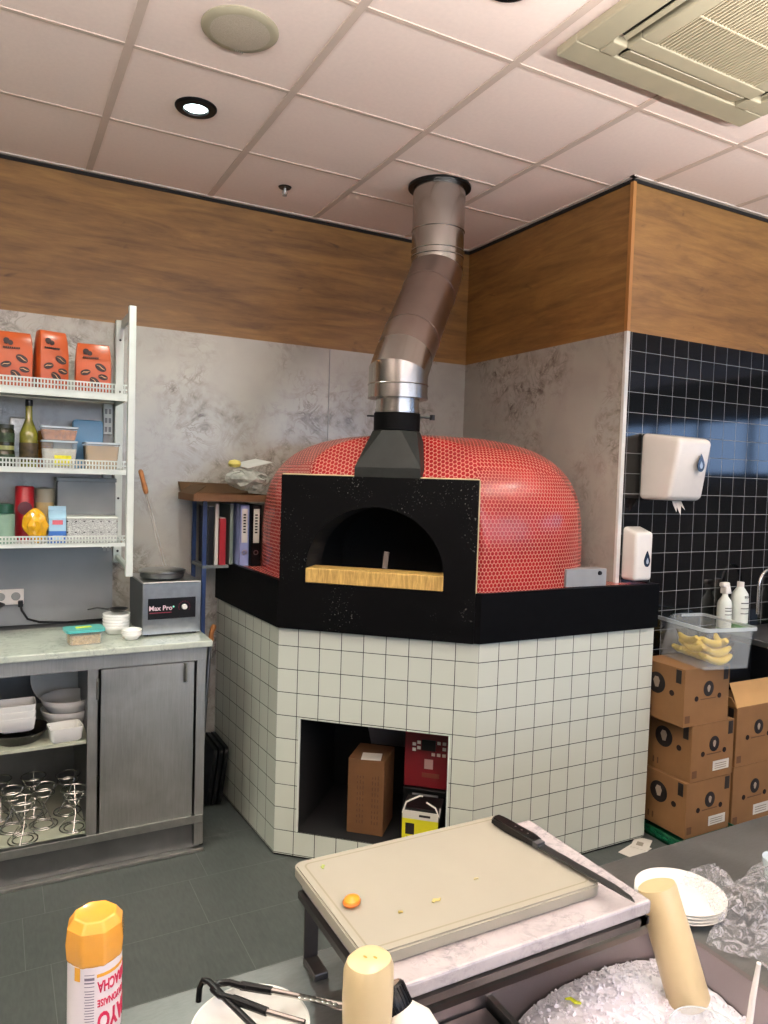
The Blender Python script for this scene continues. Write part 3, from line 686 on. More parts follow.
o=obj('paper_towel_end',bm,mat('paper_tissue','#d7cfc4',.8),t); md=o.modifiers.new('s','SOLIDIFY'); md.thickness=.0012
t=thing('soap_dispenser','small white soap dispenser just above the right end of the oven ledge','soap dispenser',(2.912,W3,1.285))
bm=NB(); box(bm,0,.118,-.095,0,0,.26,bev=.018,seg=4)
for v in bm.verts:
    if v.co.z>.2 and v.co.y<-.05: v.co.z-=.02
obj('dispenser_body',bm,WPL,t,smooth=True)
bm=NB(); prism(bm,drop(.020,.078),0,.004,mx=on((.075,-.096,.10))); obj('drop_window',bm,MC['smoked_window'],t)
bm=NB(); prism(bm,drop(.008,.03),0,.002,mx=on((.075,-.0995,.095))); obj('drop_highlight',bm,MC['highlight_grey'],t)  # same painted highlight on the soap window
# ================================================================== BANANA BOXES, CRATE
def ban_box(x,y,z,w,d,h,label,addr=True,openlid=False):
    t=thing('cardboard_box',label,'box',(x,y,z),0,'printed cardboard boxes right of the oven')
    bm=NB(); box(bm,0,w,0,d,0,h,bev=.003); obj('box_body',bm,CARD,t)
    bm=NB(); prism(bm,circ(.036,28,ry=.038),0,.0012,mx=on((w*.53,0,h*.62))); 
    mxs=Matrix.Translation((0,d*.62,h*.64))@Matrix.Rotation(-PI/2,4,'Z')@FRONT
    obj('round_emblem',bm,DARKI,t)
    bm=NB(); prism(bm,[(-.011,.004),(-.006,.016),(.004,.018),(.012,.008),(.009,-.006),(.003,-.018),(-.006,-.012)],0,.0018,mx=on((w*.53,0,h*.62))); obj('emblem_face',bm,mat('emblem_grey','#8f8172',.6),t)
    bm=NB(); prism(bm,circ(.052,28),0,.0012,mx=mxs); obj('round_emblem',bm,DARKI,t)
    bm=NB(); prism(bm,[(-.02,.01),(-.01,.03),(.01,.03),(.02,.012),(.012,-.02),(-.006,-.022)],0,.0018,mx=mxs); obj('emblem_face',bm,MC['emblem_grey'],t)
    for (px,pz) in ((.27,.47),(.78,.47)):
        bm=NB(); prism(bm,circ(.013,18),0,.0014,mx=on((w*px,0,h*pz))); obj('hand_hole',bm,mat('hole_dark','#1c0d0a',.9),t)
    bm=NB(); prism(bm,circ(.014,18),0,.0014,mx=Matrix.Translation((0,d*.27,h*.54))@Matrix.Rotation(-PI/2,4,'Z')@FRONT); obj('hand_hole',bm,MC['hole_dark'],t)
    bm=NB(); box(bm,w-.045,w-.012,-.0013,0,h*.74,h*.97); obj('dark_label',bm,DARKI,t)
    bm=NB(); box(bm,-.0013,0,.02,.05,h*.74,h*.97); obj('dark_label',bm,DARKI,t)
    INK=mat('brown_ink','#5a3a20',.7)
    for q_ in ((.012,.045,-.0013,0,.02,.055),(w*.36,w*.70,-.0013,0,h*.44,h*.455),(-.0013,0,d*.72,d*.75,.03,.06),(-.0013,0,d*.82,d*.85,.03,.06)):
        bm=NB(); box(bm,*q_); obj('small_print',bm,INK,t)
    if addr:
        bm=NB(); box(bm,w*.52,w*.9,-.0016,0,h*.13,h*.30); obj('address_label',bm,PAPER,t)
        bm=NB()
        for i in range(3): box(bm,w*.56,w*.84,-.002,-.0015,h*(.16+.04*i),h*(.175+.04*i))
        obj('address_print',bm,mat('grey_print','#8c8475',.6),t)
    if openlid:
        bm=NB(); box(bm,0,w,-.003,0,0,.125,mx=Matrix.Translation((0,.004,h))@Matrix.Rotation(-.42,4,'X')); obj('box_flap',bm,CARDL,t)
        bm=NB(); box(bm,-.003,0,0,d,0,.08,mx=Matrix.Translation((0,0,h))@Matrix.Rotation(-.7,4,'Y')); obj('box_flap',bm,CARDL,t)
    return t
t=thing('plastic_crate','low green plastic crate under the nearer stack of boxes','crate',(3.10,.14,0))
GREEN=mat('green_plastic','#0f5a3c',.4)
bm=NB(); box(bm,0,.40,0,.32,0,.012); 
for (a1,a2,b1,b2) in ((0,.40,0,.006),(0,.40,.314,.32),(0,.006,0,.32),(.394,.40,0,.32)):
    box(bm,a1,a2,b1,b2,.0,.01); box(bm,a1,a2,b1,b2,.040,.050); box(bm,a1,a2,b1,b2,.02,.028)
for i in range(11): box(bm,i*.039,i*.039+.006,0,.006,0,.05); box(bm,i*.039,i*.039+.006,.314,.32,0,.05)
for i in range(9): box(bm,0,.006,i*.039,i*.039+.006,0,.05); box(bm,.394,.40,i*.039,i*.039+.006,0,.05)
obj('crate_body',bm,GREEN,t)
ban_box(3.132,.195,.051,.321,.265,.272,'brown printed box at the bottom of the stack against the tiled base')
ban_box(3.150,.195,.324,.308,.265,.278,'brown printed box in the middle of the left-hand stack')
ban_box(3.080,.195,.603,.322,.265,.280,'brown printed box directly under the banana tub',addr=False)
ban_box(3.50,.215,.02,.33,.245,.315,'brown box under the open-flapped box at the right edge')
ban_box(3.505,.215,.336,.33,.245,.305,'brown box with raised open flaps at the right edge',addr=False,openlid=True)
# banana tub
tub=thing('clear_plastic_tub','clear plastic tub of bananas on top of the box stack','tub',(3.155,.150,.884),-.19)
tw,td,th=.265,.33,.2
bm=NB()
def tubshell(bm,w,d,h,t_,fl=.012):
    def rg(ex,z): return [bm.verts.new((x,y,z)) for x,y in rrect(w+2*ex,d+2*ex,.022,4,w/2,d/2)]
    rs=[rg(0,0),rg(fl,h),rg(fl-t_,h),rg(-t_,t_)]
    for a_,b_ in zip(rs,rs[1:]):
        for i in range(len(a_)): bm.faces.new((a_[i],a_[(i+1)%len(a_)],b_[(i+1)%len(a_)],b_[i]))
    bm.faces.new(rs[0][::-1]); bm.faces.new(rs[3])
tubshell(bm,tw,td,th,.003); obj('tub_body',bm,mat('thin_clear_plastic','#e8eef0',.08,alpha=.13,var=.02),tub)
bm=NB()
o_=rrect(tw+.05,td+.05,.03,5,tw/2,td/2); i_=rrect(tw+.022,td+.022,.022,5,tw/2,td/2)
L=[[bm.verts.new((x,y,z)) for x,y in pp_] for pp_,z in ((o_,th-.014),(o_,th+.002),(i_,th+.002))]
for a_,b_ in zip(L,L[1:]):
    for i in range(len(a_)): bm.faces.new((a_[i],a_[(i+1)%len(a_)],b_[(i+1)%len(a_)],b_[i]))
obj('tub_rim',bm,CLEARR,tub)
BAN=mat('banana_peel','#e0c14a',.45,var=.12,vs=25); BANT=mat('banana_tip','#4d3a18',.7)
def banana_mesh():
    bm=NB(); pts_=[];rr=[]
    for i in range(13):
        a_=-.65+1.3*i/12; pts_.append((.11*math.sin(a_),0,.11*(1-math.cos(a_))+.018)); rr.append(.0175*max(.2,math.sin(PI*(i+.9)/13.8)**.45))
    tube(bm,pts_,rr,7); return bm
def banana(label):
    t=thing('banana',label,'banana',(0,0,0),0,'bananas in the clear tub'); obj('peel',banana_mesh(),BAN,t,smooth=60)
    bm=NB(); tube(bm,[(.068,0,.038),(.078,0,.047),(.085,0,.056)],[.007,.005,.005],6); obj('stem',bm,BANT,t,smooth=True); return t
b0_=banana('ripe yellow banana in the clear tub on the boxes')
tm=Matrix.Translation((3.155,.150,.884))@Matrix.Rotation(-.19,4,'Z')
bl=[(.13,.04,.004,.05,0),(.14,.085,.006,-.1,0),(.125,.135,.004,.12,0),(.14,.185,.006,-.05,0),(.13,.235,.004,.1,0),(.135,.28,.006,0,0),(.145,.06,.040,.2,0),(.12,.11,.043,-.15,.1),(.145,.16,.040,.25,0),(.12,.21,.042,-.1,0),(.05,.15,.045,1.5,0),(.055,.19,.075,1.45,.1),(.20,.12,.075,1.2,0),(.13,.255,.045,.15,0),(.13,.085,.078,.1,.1)]
for i,(x,y,z,r,tl) in enumerate(bl):
    c=b0_ if i==0 else copytree(b0_)
    hl=.098; x=min(max(x,.022+hl*abs(math.cos(r))),tw-.052-hl*abs(math.cos(r))+.0) if abs(math.cos(r))>.9 else min(max(x,.02+hl*abs(math.cos(r))),tw-.05-hl*abs(math.cos(r))); y=min(max(y,.02+hl*abs(math.sin(r))),td-.04-hl*abs(math.sin(r))); c.scale=(1.15,1.15,1.15); c.location=tm@V(x+.015,y+.01,z+.002); c.rotation_euler=(random.uniform(-.5,.5)*.6,tl,r-.22)
b0_['label']='ripe yellow banana in the clear tub on the boxes'
# ================================================================== SINK COUNTER, BOTTLES, TAP
t=thing('sink_unit','dark steel sink counter against the black tiles at the right edge','counter',(3.6,0,0))
bm=NB(); box(bm,0,2.2,.12,W3-.002,.955,.985,bev=.003); obj('countertop',bm,STEELD,t)
bm=NB(); box(bm,.26,2.2,.18,W3-.002,.0,.955); obj('cabinet_body',bm,mat('dark_cabinet','#17181a',.4),t)
bm=NB(); box(bm,0,.26,.40,W3-.002,.70,.955); obj('rear_apron',bm,MC['dark_cabinet'],t)
def bottle_body(t,r,h,m,neck=.3):
    bm=NB(); lathe(bm,[(0,0),(r*.95,0),(r,.006),(r,h*.72),(r*.9,h*.8),(r*.42,h*.93),(r*.36,h),(0,h)],28); obj('bottle_body',bm,m,t,smooth=True)
WB=mat('white_bottle','#d7dcd2',.35)
def label_lines(t,r,zs,w=1.3,m=None,bandz=None):
    for z0,z1 in zs:
        bm=NB(); n=10
        for i in range(n):
            a0=-w/2+w*i/n-.2; a1=a0+w/n
            bm.faces.new([bm.verts.new(((r+.0008)*math.sin(a_),-(r+.0008)*math.cos(a_),z)) for a_,z in ((a0,z0),(a1,z0),(a1,z1),(a0,z1))])
        obj('printed_line',bm,m or DARKI,t)
t=thing('spray_bottle','white trigger spray bottle behind the banana tub','spray bottle',(3.64,.42,.985))
bottle_body(t,.037,.20,WB); label_lines(t,.037,[(.125,.129),(.11,.114),(.09,.094)])
bm=NB(); box(bm,-.017,.017,-.02,.02,.2,.24,bev=.006); box(bm,-.035,.02,-.015,.015,.235,.262,bev=.008); box(bm,-.002,.006,-.006,.006,-.05,.0,mx=Matrix.Translation((.022,0,.245))@Matrix.Rotation(-.35,4,'Y')); obj('trigger_head',bm,WPL,t,smooth=True)
bm=NB(); lathe(bm,[(.0375,.0),(.0375,.02)],28); obj('green_band',bm,mat('pale_green_print','#7f9c77',.4),t)
t=thing('cleaner_bottle','white cleaner bottle with green base band and black print','bottle',(3.735,.40,.985))
bottle_body(t,.044,.25,WB); label_lines(t,.044,[(.15,.155),(.122,.126),(.095,.099)],1.2)
bm=NB(); lathe(bm,[(.0447,.012),(.0447,.045)],28); obj('green_band',bm,mat('green_print','#3f7a3a',.4),t)
bm=NB(); lathe(bm,[(.018,.235),(.018,.262),(0,.262)],20); obj('screw_cap',bm,WPL,t,smooth=True)
text('printed_word','ECO',.018,DARKI,t,Matrix.Translation((0,.185,.001)),wrap=.044)
t=thing('tall_tap','chrome gooseneck tap on the sink counter at the right edge','tap',(3.98,.36,.985))
bm=NB(); lathe(bm,[(0,0),(.03,0),(.03,.02),(.024,.03),(.024,.2),(0,.2)],24); obj('tap_body',bm,FLUE,t,smooth=True)
bm=NB(); pts_=[(-.0,0,.19),(0,0,.24)]+[(-.075+.075*math.cos(a_),-.01*0,.24+.085*math.sin(a_)) for a_ in [PI*k/12 for k in range(1,13)]]+[(-.15,0,.12),(-.15,0,.09)]
tube(bm,pts_,.0095,12); obj('spout',bm,FLUE,t,smooth=True)
t=thing('spray_bottle','second white spray bottle partly cut by the right edge behind the tap','spray bottle',(4.13,.42,.985))
bottle_body(t,.037,.20,WB); bm=NB(); box(bm,-.017,.017,-.02,.02,.2,.24,bev=.006); box(bm,-.035,.02,-.015,.015,.235,.262,bev=.008); box(bm,-.004,.004,-.006,.006,-.05,.0,mx=Matrix.Translation((-.025,0,.245))@Matrix.Rotation(.35,4,'Y')); obj('trigger_head',bm,WPL,t,smooth=True)
bm=NB(); lathe(bm,[(.0375,.0),(.0375,.02)],28); obj('green_band',bm,MC['pale_green_print'],t)
# papers on the floor
t=thing('paper_sheet','white leaflet on the dark floor beside the green crate','paper',(2.93,.30,.001),.25)
bm=NB(); box(bm,-.10,.06,-.045,.04,0,.002); box(bm,.0,.12,-.05,.03,.002,.005,mx=Matrix.Rotation(.3,4,'Z')); obj('leaflet',bm,PAPER,t)
bm=NB(); box(bm,.03,.07,-.02,.01,.005,.0056,mx=Matrix.Rotation(.3,4,'Z')); obj('printed_patch',bm,MC['grey_print'],t)
# ================================================================== LEFT CABINET
yf=1.155; CT=.957
cab=thing('steel_cabinet','stainless steel under-counter cabinet with open shelves and a sliding door','cabinet',(1.055,yf,0))
cl=-Vector(cab.location)
def co(n,bm,m,par=None,**k): 
    o=obj(n,bm,m,par or cab,**k)
    if par is None: o.location=cl
    return o
XA=-.75
bm=NB(); box(bm,1.012,1.055,yf,W1-.02,.03,CT,bev=.003); co('side_panel',bm,SDOOR)
bm=NB(); box(bm,XA,XA+.04,yf,W1-.02,.03,CT); co('side_panel',bm,SDOOR)
bm=NB(); box(bm,XA,1.05,W1-.04,W1-.02,.03,CT); co('back_panel',bm,STEELD)
bm=NB(); box(bm,XA,1.055,yf-.004,yf+.03,.892,CT,bev=.002); co('top_rail',bm,SDOOR)
bm=NB(); box(bm,XA,1.05,yf-.004,yf+.03,.135,.172,bev=.002); co('bottom_rail',bm,STEEL)
bm=NB(); box(bm,XA,1.04,yf+.02,yf+.04,.015,.135); co('kick_plate',bm,STEELD)
bm=NB(); box(bm,XA,1.058,yf-.012,yf+.02,0,.016,bev=.003); co('floor_rail',bm,STEEL)
bm=NB(); box(bm,.551,.591,yf,yf+.035,.165,.9); co('divider_post',bm,SDOOR)
bm=NB(); box(bm,.560,.58,yf+.035,W1-.04,.165,.9); co('divider_panel',bm,STEELD)
bm=NB(); box(bm,XA+.04,1.0,yf+.03,W1-.04,.15,.166); co('bottom_shelf',bm,mat('pale_shelf','#a8ab98',.5))
bm=NB(); box(bm,XA+.04,.56,yf+.03,W1-.04,.565,.58); co('middle_shelf',bm,MC['pale_shelf'])
door=(lambda b:(box(b,.604,1.003,yf+.004,yf+.02,.172,.887,bev=.002),b)[1])(NB()); do=co('sliding_door',door,SDOOR)
bm=NB(); tube(bm,[(.962,yf+.004,.80),(.962,yf-.012,.81),(.962,yf-.012,.87),(.962,yf+.004,.88)],.006,8); co('door_handle',bm,STEEL,do,smooth=True)
bm=NB(); tube(bm,[(.59,yf+.004,.76),(.59,yf-.008,.77),(.59,yf-.008,.84),(.59,yf+.004,.85)],.005,8); co('door_handle',bm,STEEL,do,smooth=True)
t=thing('marble_worktop','pale marble worktop over the steel cabinet','worktop',(1.07,1.12,CT))
bm=NB(); box(bm,XA-1.07,.0+.005,.0,.53,0,.029,bev=.005); obj('slab',bm,CMARB,t)
bm=NB(); box(bm,XA-1.07,-.02,.53,.70,0,.022); obj('rear_strip',bm,mat('dark_rear_strip','#232526',.4),t)  # dark strip between the slab and the wall
CZ=.9865
# food warmer
t=thing('hot_plate_warmer','stainless countertop warmer with black control strip on the marble','appliance',(.795,1.285,CZ),.02)
w,d,h=.262,.33,.245
bm=NB(); box(bm,0,w,.02,d,.012,h,bev=.003); obj('housing',bm,mat('warmer_side','#5e6163',.45,.8),t)
bm=NB(); box(bm,-.002,w+.002,-.002,d,h-.004,h+.006,bev=.003); obj('top_plate',bm,STEEL,t)
bm=NB()
box(bm,0,.022,0,.022,.01,h-.004); box(bm,w-.022,w,0,.022,.01,h-.004); box(bm,.022,w-.022,0,.022,.175,h-.004); box(bm,.022,w-.022,0,.022,.01,.06); box(bm,.022,w-.022,-.006,.022,.06,.078)
obj('front_frame',bm,STEEL,t)
bm=NB(); box(bm,.022,w-.022,.004,.02,.078,.175); obj('control_strip',bm,BLK,t)
text('brand_lettering','Max Pro',.031,mat('pink_white_print','#e6c9cf',.5),t,on((.080,.0035,.128)),bold=.0006)
bm=NB(); lathe(bm,[(0,0),(.013,0),(.011,.014),(0,.014)],20,mx=on((.188,.004,.13))); obj('dial_knob',bm,WPL,t,smooth=True)
bm=NB(); 
for k in range(16):
    a_=-.6+k*.28; prism(bm,circ(.0016,6,.026*math.cos(a_),.026*math.sin(a_)),0,.001,mx=on((.188,.0035,.13)))
box(bm,.03,.13,.0028,.004,.106,.109); obj('dial_marks',bm,mat('red_print','#8c2a3c',.5),t)
bm=NB(); prism(bm,circ(.004,12),0,.002,mx=on((.138,.004,.133))); obj('indicator_lamp',bm,mat('green_lamp','#8fe8c8',.3,emit=.6,var=0),t)
bm=NB()
for x in (.02,w-.02):
    for y in (.03,d-.03): lathe(bm,[(.012,0),(.012,.012)],12,mx=Matrix.Translation((x,y,0)))
obj('rubber_feet',bm,BLK,t)
# waffle pan with long wooden handle
t=thing('long_handled_pan','round steel pan with two long rods and wooden handle on the warmer','pan',(.905,1.42,CZ+.253))
bm=NB(); lathe(bm,[(0,0),(.092,0),(.1,.006),(.104,.028),(.1,.034),(.094,.034),(.090,.01),(0,.01)],40); obj('pan_body',bm,STEELD,t,smooth=True)
bm=NB(); lathe(bm,[(.104,.03),(.108,.032),(.108,.037),(.104,.039),(0,.042)],40); obj('pan_lid_plate',bm,STEEL,t,smooth=True)
hb=V(.03,.08,.04); ht=V(-.045,.20,.40)
bm=NB(); tube(bm,[hb+V(.004,0,0),ht+V(.004,0,0)],.0028,8); tube(bm,[hb+V(-.008,.0,0),ht+V(-.006,0,0)],.0028,8); obj('handle_rods',bm,STEEL,t,smooth=True)
dr_=(ht-hb).normalized(); bm=NB(); tube(bm,[ht-dr_*.01,ht,ht+dr_*.03,ht+dr_*.06,ht+dr_*.09,ht+dr_*.11,ht+dr_*.118],[.008,.0115,.013,.0105,.012,.0115,.006],14); obj('wooden_handle',bm,WOODH,t,smooth=True)
# bowls
def bowl_mesh(r,h,seg=28,power=2,t_=.003):
    bm=NB(); lathe(bm,[(0,0),(r*.62,0),(r*.66,.003),(r*.9,h*.55),(r,h),(r-t_,h),(r*.88,h*.55),(r*.6,.006),(0,.006)],seg,power=power); return bm
bme=bpy.data.meshes.new('bowl'); bb=bowl_mesh(.062,.04); bmesh.ops.recalc_face_normals(bb,faces=bb.faces[:]); bb.to_mesh(bme); bb.free(); bme.materials.append(CERA)
for p in bme.polygons: p.use_smooth=True
def bowl(x,y,z,label,grp,s=1,name='bowl'):
    o=bpy.data.objects.new(name,bme); COL.objects.link(o); o.location=(x,y,z); o.scale=(s,s,s); return tag(o,label,'bowl',grp)
pos=['bottom','second lowest','middle','second highest','top']
for i in range(5): bowl(.70,1.42,CZ+i*.0135,'white bowl, %s of the taller stack beside the warmer'%pos[i],'stacked bowls on the marble worktop',1.0)
for i in range(3): bowl(.745,1.27,CZ+i*.0085,'small white bowl, %s of the low stack before the warmer'%('bottom','middle','top')[i],'low stack of small bowls',.72)
t=thing('black_ladle','dark ladle bowl lying in the top bowl of the taller stack','ladle',(.71,1.44,CZ+.094))
bm=NB(); lathe(bm,[(0,0),(.03,.004),(.045,.018),(.043,.018),(.028,.008),(0,.004)],20); obj('ladle_bowl',bm,BLK,t,smooth=True)
bm=NB(); tube(bm,[(-.04,0,.016),(-.09,.02,.022),(-.13,.03,.015)],.004,6); obj('handle',bm,BLK,t,smooth=True)
# food container with teal lid
t=thing('lunch_box','clear snack container with teal lid and yellow clip on the marble','food container',(.545,1.265,CZ),.10)
w,d,h=.145,.10,.055
bm=NB(); pr=[rrect(w*.9,d*.9,.015,4),rrect(w,d,.018,4)]
a_=[bm.verts.new((x,y,0)) for x,y in pr[0]]; b_=[bm.verts.new((x,y,h)) for x,y in pr[1]]
for i in range(len(a_)): bm.faces.new((a_[i],a_[(i+1)%len(a_)],b_[(i+1)%len(a_)],b_[i]))
bm.faces.new(a_[::-1]); obj('tub_body',bm,CLEAR,t)
bm=NB(); prism(bm,rrect(w*.86,d*.86,.014,4),.003,.042); obj('contents',bm,mat('tan_crumbs','#b99a66',.9,var=.35,vs=90,bump=.6),t)
bm=NB(); prism(bm,rrect(w+.016,d+.014,.02,4),h,h+.012); obj('lid',bm,mat('teal_lid','#58b3ad',.3,alpha=.92,var=.04),t)
bm=NB(); box(bm,-.035,.03,-.008,.010,h+.012,h+.017,bev=.002); obj('lid_label',bm,mat('lime_tape','#c9d447',.5),t)
# grey container against the wall, socket, cable
t=thing('grey_storage_lid','large grey plastic panel with rounded corners leaning on the wall under the shelves','panel',(.30,1.80,.98))
bm=NB(); prism(bm,rrect(.86,.40,.07,6),0,.02,mx=Matrix.Translation((0,0,.20))@Matrix.Rotation(-.06,4,'X')@FRONT); obj('panel_body',bm,mat('grey_panel','#777b7b',.3,var=.1,vs=4),t,smooth=True)
t=thing('wall_socket','white double wall socket plate above the worktop at left','socket',(.27,1.765,1.115))
bm=NB(); box(bm,-.075,.055,-.006,.0,-.03,.045,bev=.003); obj('socket_plate',bm,WPL,t)
bm=NB()
for x in (-.045,.02): lathe(bm,[(0,0),(.017,0),(.02,.002)],20,mx=on((x,-.0065,.01)))
obj('socket_recess',bm,mat('grey_recess','#8d908c',.5),t)
t=thing('power_cable','black plug and cable running along the worktop to the warmer','cable',(.31,1.74,1.09))
bm=NB(); tube(bm,[(0,.0,0),(.005,-.005,-.03),(.03,-.02,-.07),(.08,-.04,-.085),(.2,-.06,-.09),(.35,-.05,-.088),(.47,-.07,-.085),(.52,-.1,-.08)],.0055,8); obj('cord',bm,BLK,t,smooth=True)
bm=NB(); box(bm,-.011,.011,-.012,.016,-.014,.016,bev=.004); obj('plug',bm,BLK,t)
t=thing('black_frying_pan','edge of a black pan poking in from the left above the worktop','pan',(.12,1.55,1.10),0)
bm=NB(); lathe(bm,[(0,0),(.085,0),(.12,.035),(.117,.035),(.083,.004),(0,.004)],32,mx=Matrix.Rotation(.1,4,'Y')); obj('pan_body',bm,BLK,t,smooth=True)
bm=NB(); box(bm,-.03,.03,-.03,.03,-.115,.0,bev=.004); obj('stand',bm,STEELD,t)
# items in cabinet
def rect_dish(x,y,z,w,d,h,label,grp,rz=0):
    bm=NB()
    rs=[[bm.verts.new((px,py,zz)) for px,py in rrect(ww,dd_,.014,4)] for ww,dd_,zz in ((w*.78,d*.78,0),(w*.9,d*.9,.008),(w,d,h),(w-.008,d-.008,h),(w*.9-.01,d*.9-.01,.012))]
    for a_,b_ in zip(rs,rs[1:]):
        for i in range(len(a_)): bm.faces.new((a_[i],a_[(i+1)%len(a_)],b_[(i+1)%len(a_)],b_[i]))
    bm.faces.new(rs[0][::-1]); bm.faces.new(rs[-1]); o=obj('oven_dish',bm,CERA,None,(x,y,z),(0,0,rz),smooth=True); return tag(o,label,'dish',grp)
SZ=.5805
t=thing('black_bowl','shallow black dish under the three stacked white dishes','dish',(.29,1.30,SZ)); bm=NB(); lathe(bm,[(0,0),(.08,0),(.125,.05),(.12,.05),(.075,.006),(0,.006)],32); obj('bowl_body',bm,mat('black_stoneware','#15130f',.3),t,smooth=True)
for i in range(3): rect_dish(.285,1.29,SZ+.051+i*.028,.145,.12,.06,'white rectangular dish, %s of three stacked on the black dish'%('bottom','middle','top')[i],'stacked rectangular dishes in the cabinet')
rect_dish(.47,1.235,SZ,.135,.11,.062,'single white rectangular dish on the middle cabinet shelf','single dish',.1)
bowl(.50,1.45,SZ,'large white bowl, lower of two at the back of the cabinet shelf','large bowls in the cabinet',1.9,'serving_bowl'); bowl(.50,1.45,SZ+.05,'large white bowl, upper of two at the back of the cabinet shelf','large bowls in the cabinet',1.9,'serving_bowl')
tag(obj('serving_plate',(lambda b:(lathe(b,[(0,0),(.09,.002),(.14,.02),(.137,.022),(.088,.006),(0,.006)],40),b)[1])(NB()),CERA,None,(.49,1.66,SZ+.16),(1.25,0,0),smooth=True),'large white plate leaning at the back of the cabinet shelf','plate')
# wire stands
WIRE=mat('chrome_wire','#b9b9b4',.25,1)
def wire_stand():
    t=thing('wire_cone_stand','chrome wire cone stand','stand',(0,0,0),0,'wire cone stands on the cabinet floor')
    def ringp(r,z,n=24): return [(r*math.cos(2*PI*k/n),r*math.sin(2*PI*k/n),z) for k in range(n)]
    bm=NB(); tube(bm,ringp(.058,.004),.003,6,closed=True); tube(bm,ringp(.04,.004),.0025,6,closed=True); obj('base_ring',bm,WIRE,t,smooth=True)
    bm=NB(); tube(bm,ringp(.052,.175),.003,6,closed=True); tube(bm,ringp(.044,.145),.003,6,closed=True); obj('top_ring',bm,WIRE,t,smooth=True)
    for k in range(3):
        a_=k*2*PI/3; bm=NB(); tube(bm,[(.058*math.cos(a_),.058*math.sin(a_),.004),(0.012*math.cos(a_+.6),.012*math.sin(a_+.6),.07),(-.052*math.cos(a_),-.052*math.sin(a_),.175)],.0025,6); obj('wire_leg',bm,WIRE,t,smooth=True)
    return t
w0=wire_stand(); BZ=.1665
sp=[(.31,1.235,'chrome wire cone stand nearest the front of the cabinet floor'),(.395,1.345,'chrome wire cone stand second from the front, right of the nearest one'),(.512,1.265,'chrome wire cone stand closest to the cabinet divider'),(.27,1.36,'chrome wire cone stand behind the nearest one at left'),(.36,1.48,'chrome wire cone stand in the rear middle of the cabinet floor'),(.50,1.44,'chrome wire cone stand at the rear right of the cabinet floor'),(.22,1.5,'chrome wire cone stand at the rear left of the cabinet floor')]
for i,(x,y,lb) in enumerate(sp):
    c=w0 if i==0 else copytree(w0)
    c.location=(x,y,BZ); c.rotation_euler=(0,0,i*1.1+.3); c['label']=lb
# gap things
t=thing('black_tray_stack','black trays standing upright in the gap by the oven base','tray',(1.22,1.70,0))
for i in range(3):
    bm=NB(); prism(bm,rrect(.30,.30,.03,4),0,.02,mx=Matrix.Translation((-.03+i*.03,0,.16))@Matrix.Rotation(.13,4,'Y')@Matrix.Rotation(PI/2,4,'Z')@FRONT); obj('tray',bm,BLK,t,smooth=True)
t=thing('wooden_peel','wooden handle end standing in the gap right of the worktop','peel',(1.115,1.50,0))
bm=NB(); tube(bm,[(0,.0,.0),(.075,.1,.86)],.010,10); obj('shaft',bm,STEELD,t,smooth=True)
bm=NB(); tube(bm,[(.075,.1,.855),(.079,.1,.88),(.08,.1,.91),(.09,.1,.94),(.097,.1,.955)],[.012,.014,.012,.015,.010],12); obj('wooden_handle',bm,WOODH,t,smooth=True)
# ================================================================== WALL SHELVES
sh=thing('wall_shelf_unit','white metal wall rack with three perforated shelves','shelf unit',(.757,1.64,1.24))
sl=-Vector(sh.location)
def so(n,bm,m=WHITE,par=None): 
    o=obj(n,bm,m,par or sh)
    if par is None: o.location=sl
    return o
bm=NB(); box(bm,.742,.774,1.44,1.475,1.245,2.505,bev=.003); so('front_post',bm)
bm=NB(); box(bm,.735,.774,1.80,1.835,1.27,2.50,bev=.003); pts_b=so('rear_post',bm)
bm=NB()
for z in (1.33,1.60,1.87,2.14,2.40): lathe(bm,[(0,0),(.006,0),(.006,.002),(0,.002)],10,mx=on((.755,1.799,z)))
so('post_bolts',bm,DARKI)
bm=NB(); box(bm,.76,.774,1.47,1.80,2.46,2.50); box(bm,.742,.774,-.012,.012,-.19,.0,mx=Matrix.Translation((0,1.46,1.27))@Matrix.Rotation(1.35,4,'X')) if False else None; tube(bm,[(.757,1.46,1.28),(.757,1.81,1.30)],.014,8); so('cross_rail',bm)
SH=[(2.094,2.137,2.064),(1.743,1.783,1.722),(1.402,1.437,1.388)]
XS0=-.45
for zi,(zb,zt,zl) in enumerate(SH):
    bm=NB(); box(bm,XS0,.74,1.452,1.83,zb-.008,zb-.001); box(bm,XS0,.74,1.448,1.452,zl,zb); box(bm,.735,.738,1.45,1.83,zl,zb+.01); s_=so('shelf_board',bm)
    bm=NB(); y0,y1=1.4475,1.4495
    for zz in (zb,zb+(zt-zb)*.5,zt): box(bm,XS0,.74,y0,y1,zz-.0032,zz+.0032)
    n=int((.74-XS0)/.0135)
    for i in range(n): x=XS0+i*.0135; box(bm,x,x+.0055,y0,y1,zb,zt)
    so('perforated_lip',bm)
    bm=NB(); box(bm,.68,.72,1.79,1.83,zb-.17,zb-.02); so('shelf_bracket',bm)
    bm=NB()
    for k in range(3):
        for q in range(2): box(bm,.685+q*.018,.697+q*.018,1.788,1.791,zb-.16+k*.045,zb-.135+k*.045)
    so('bracket_slots',bm,MC['grey_recess'])
Y0=1.50
Z1,Z2,Z3=2.0945,1.7435,1.4025
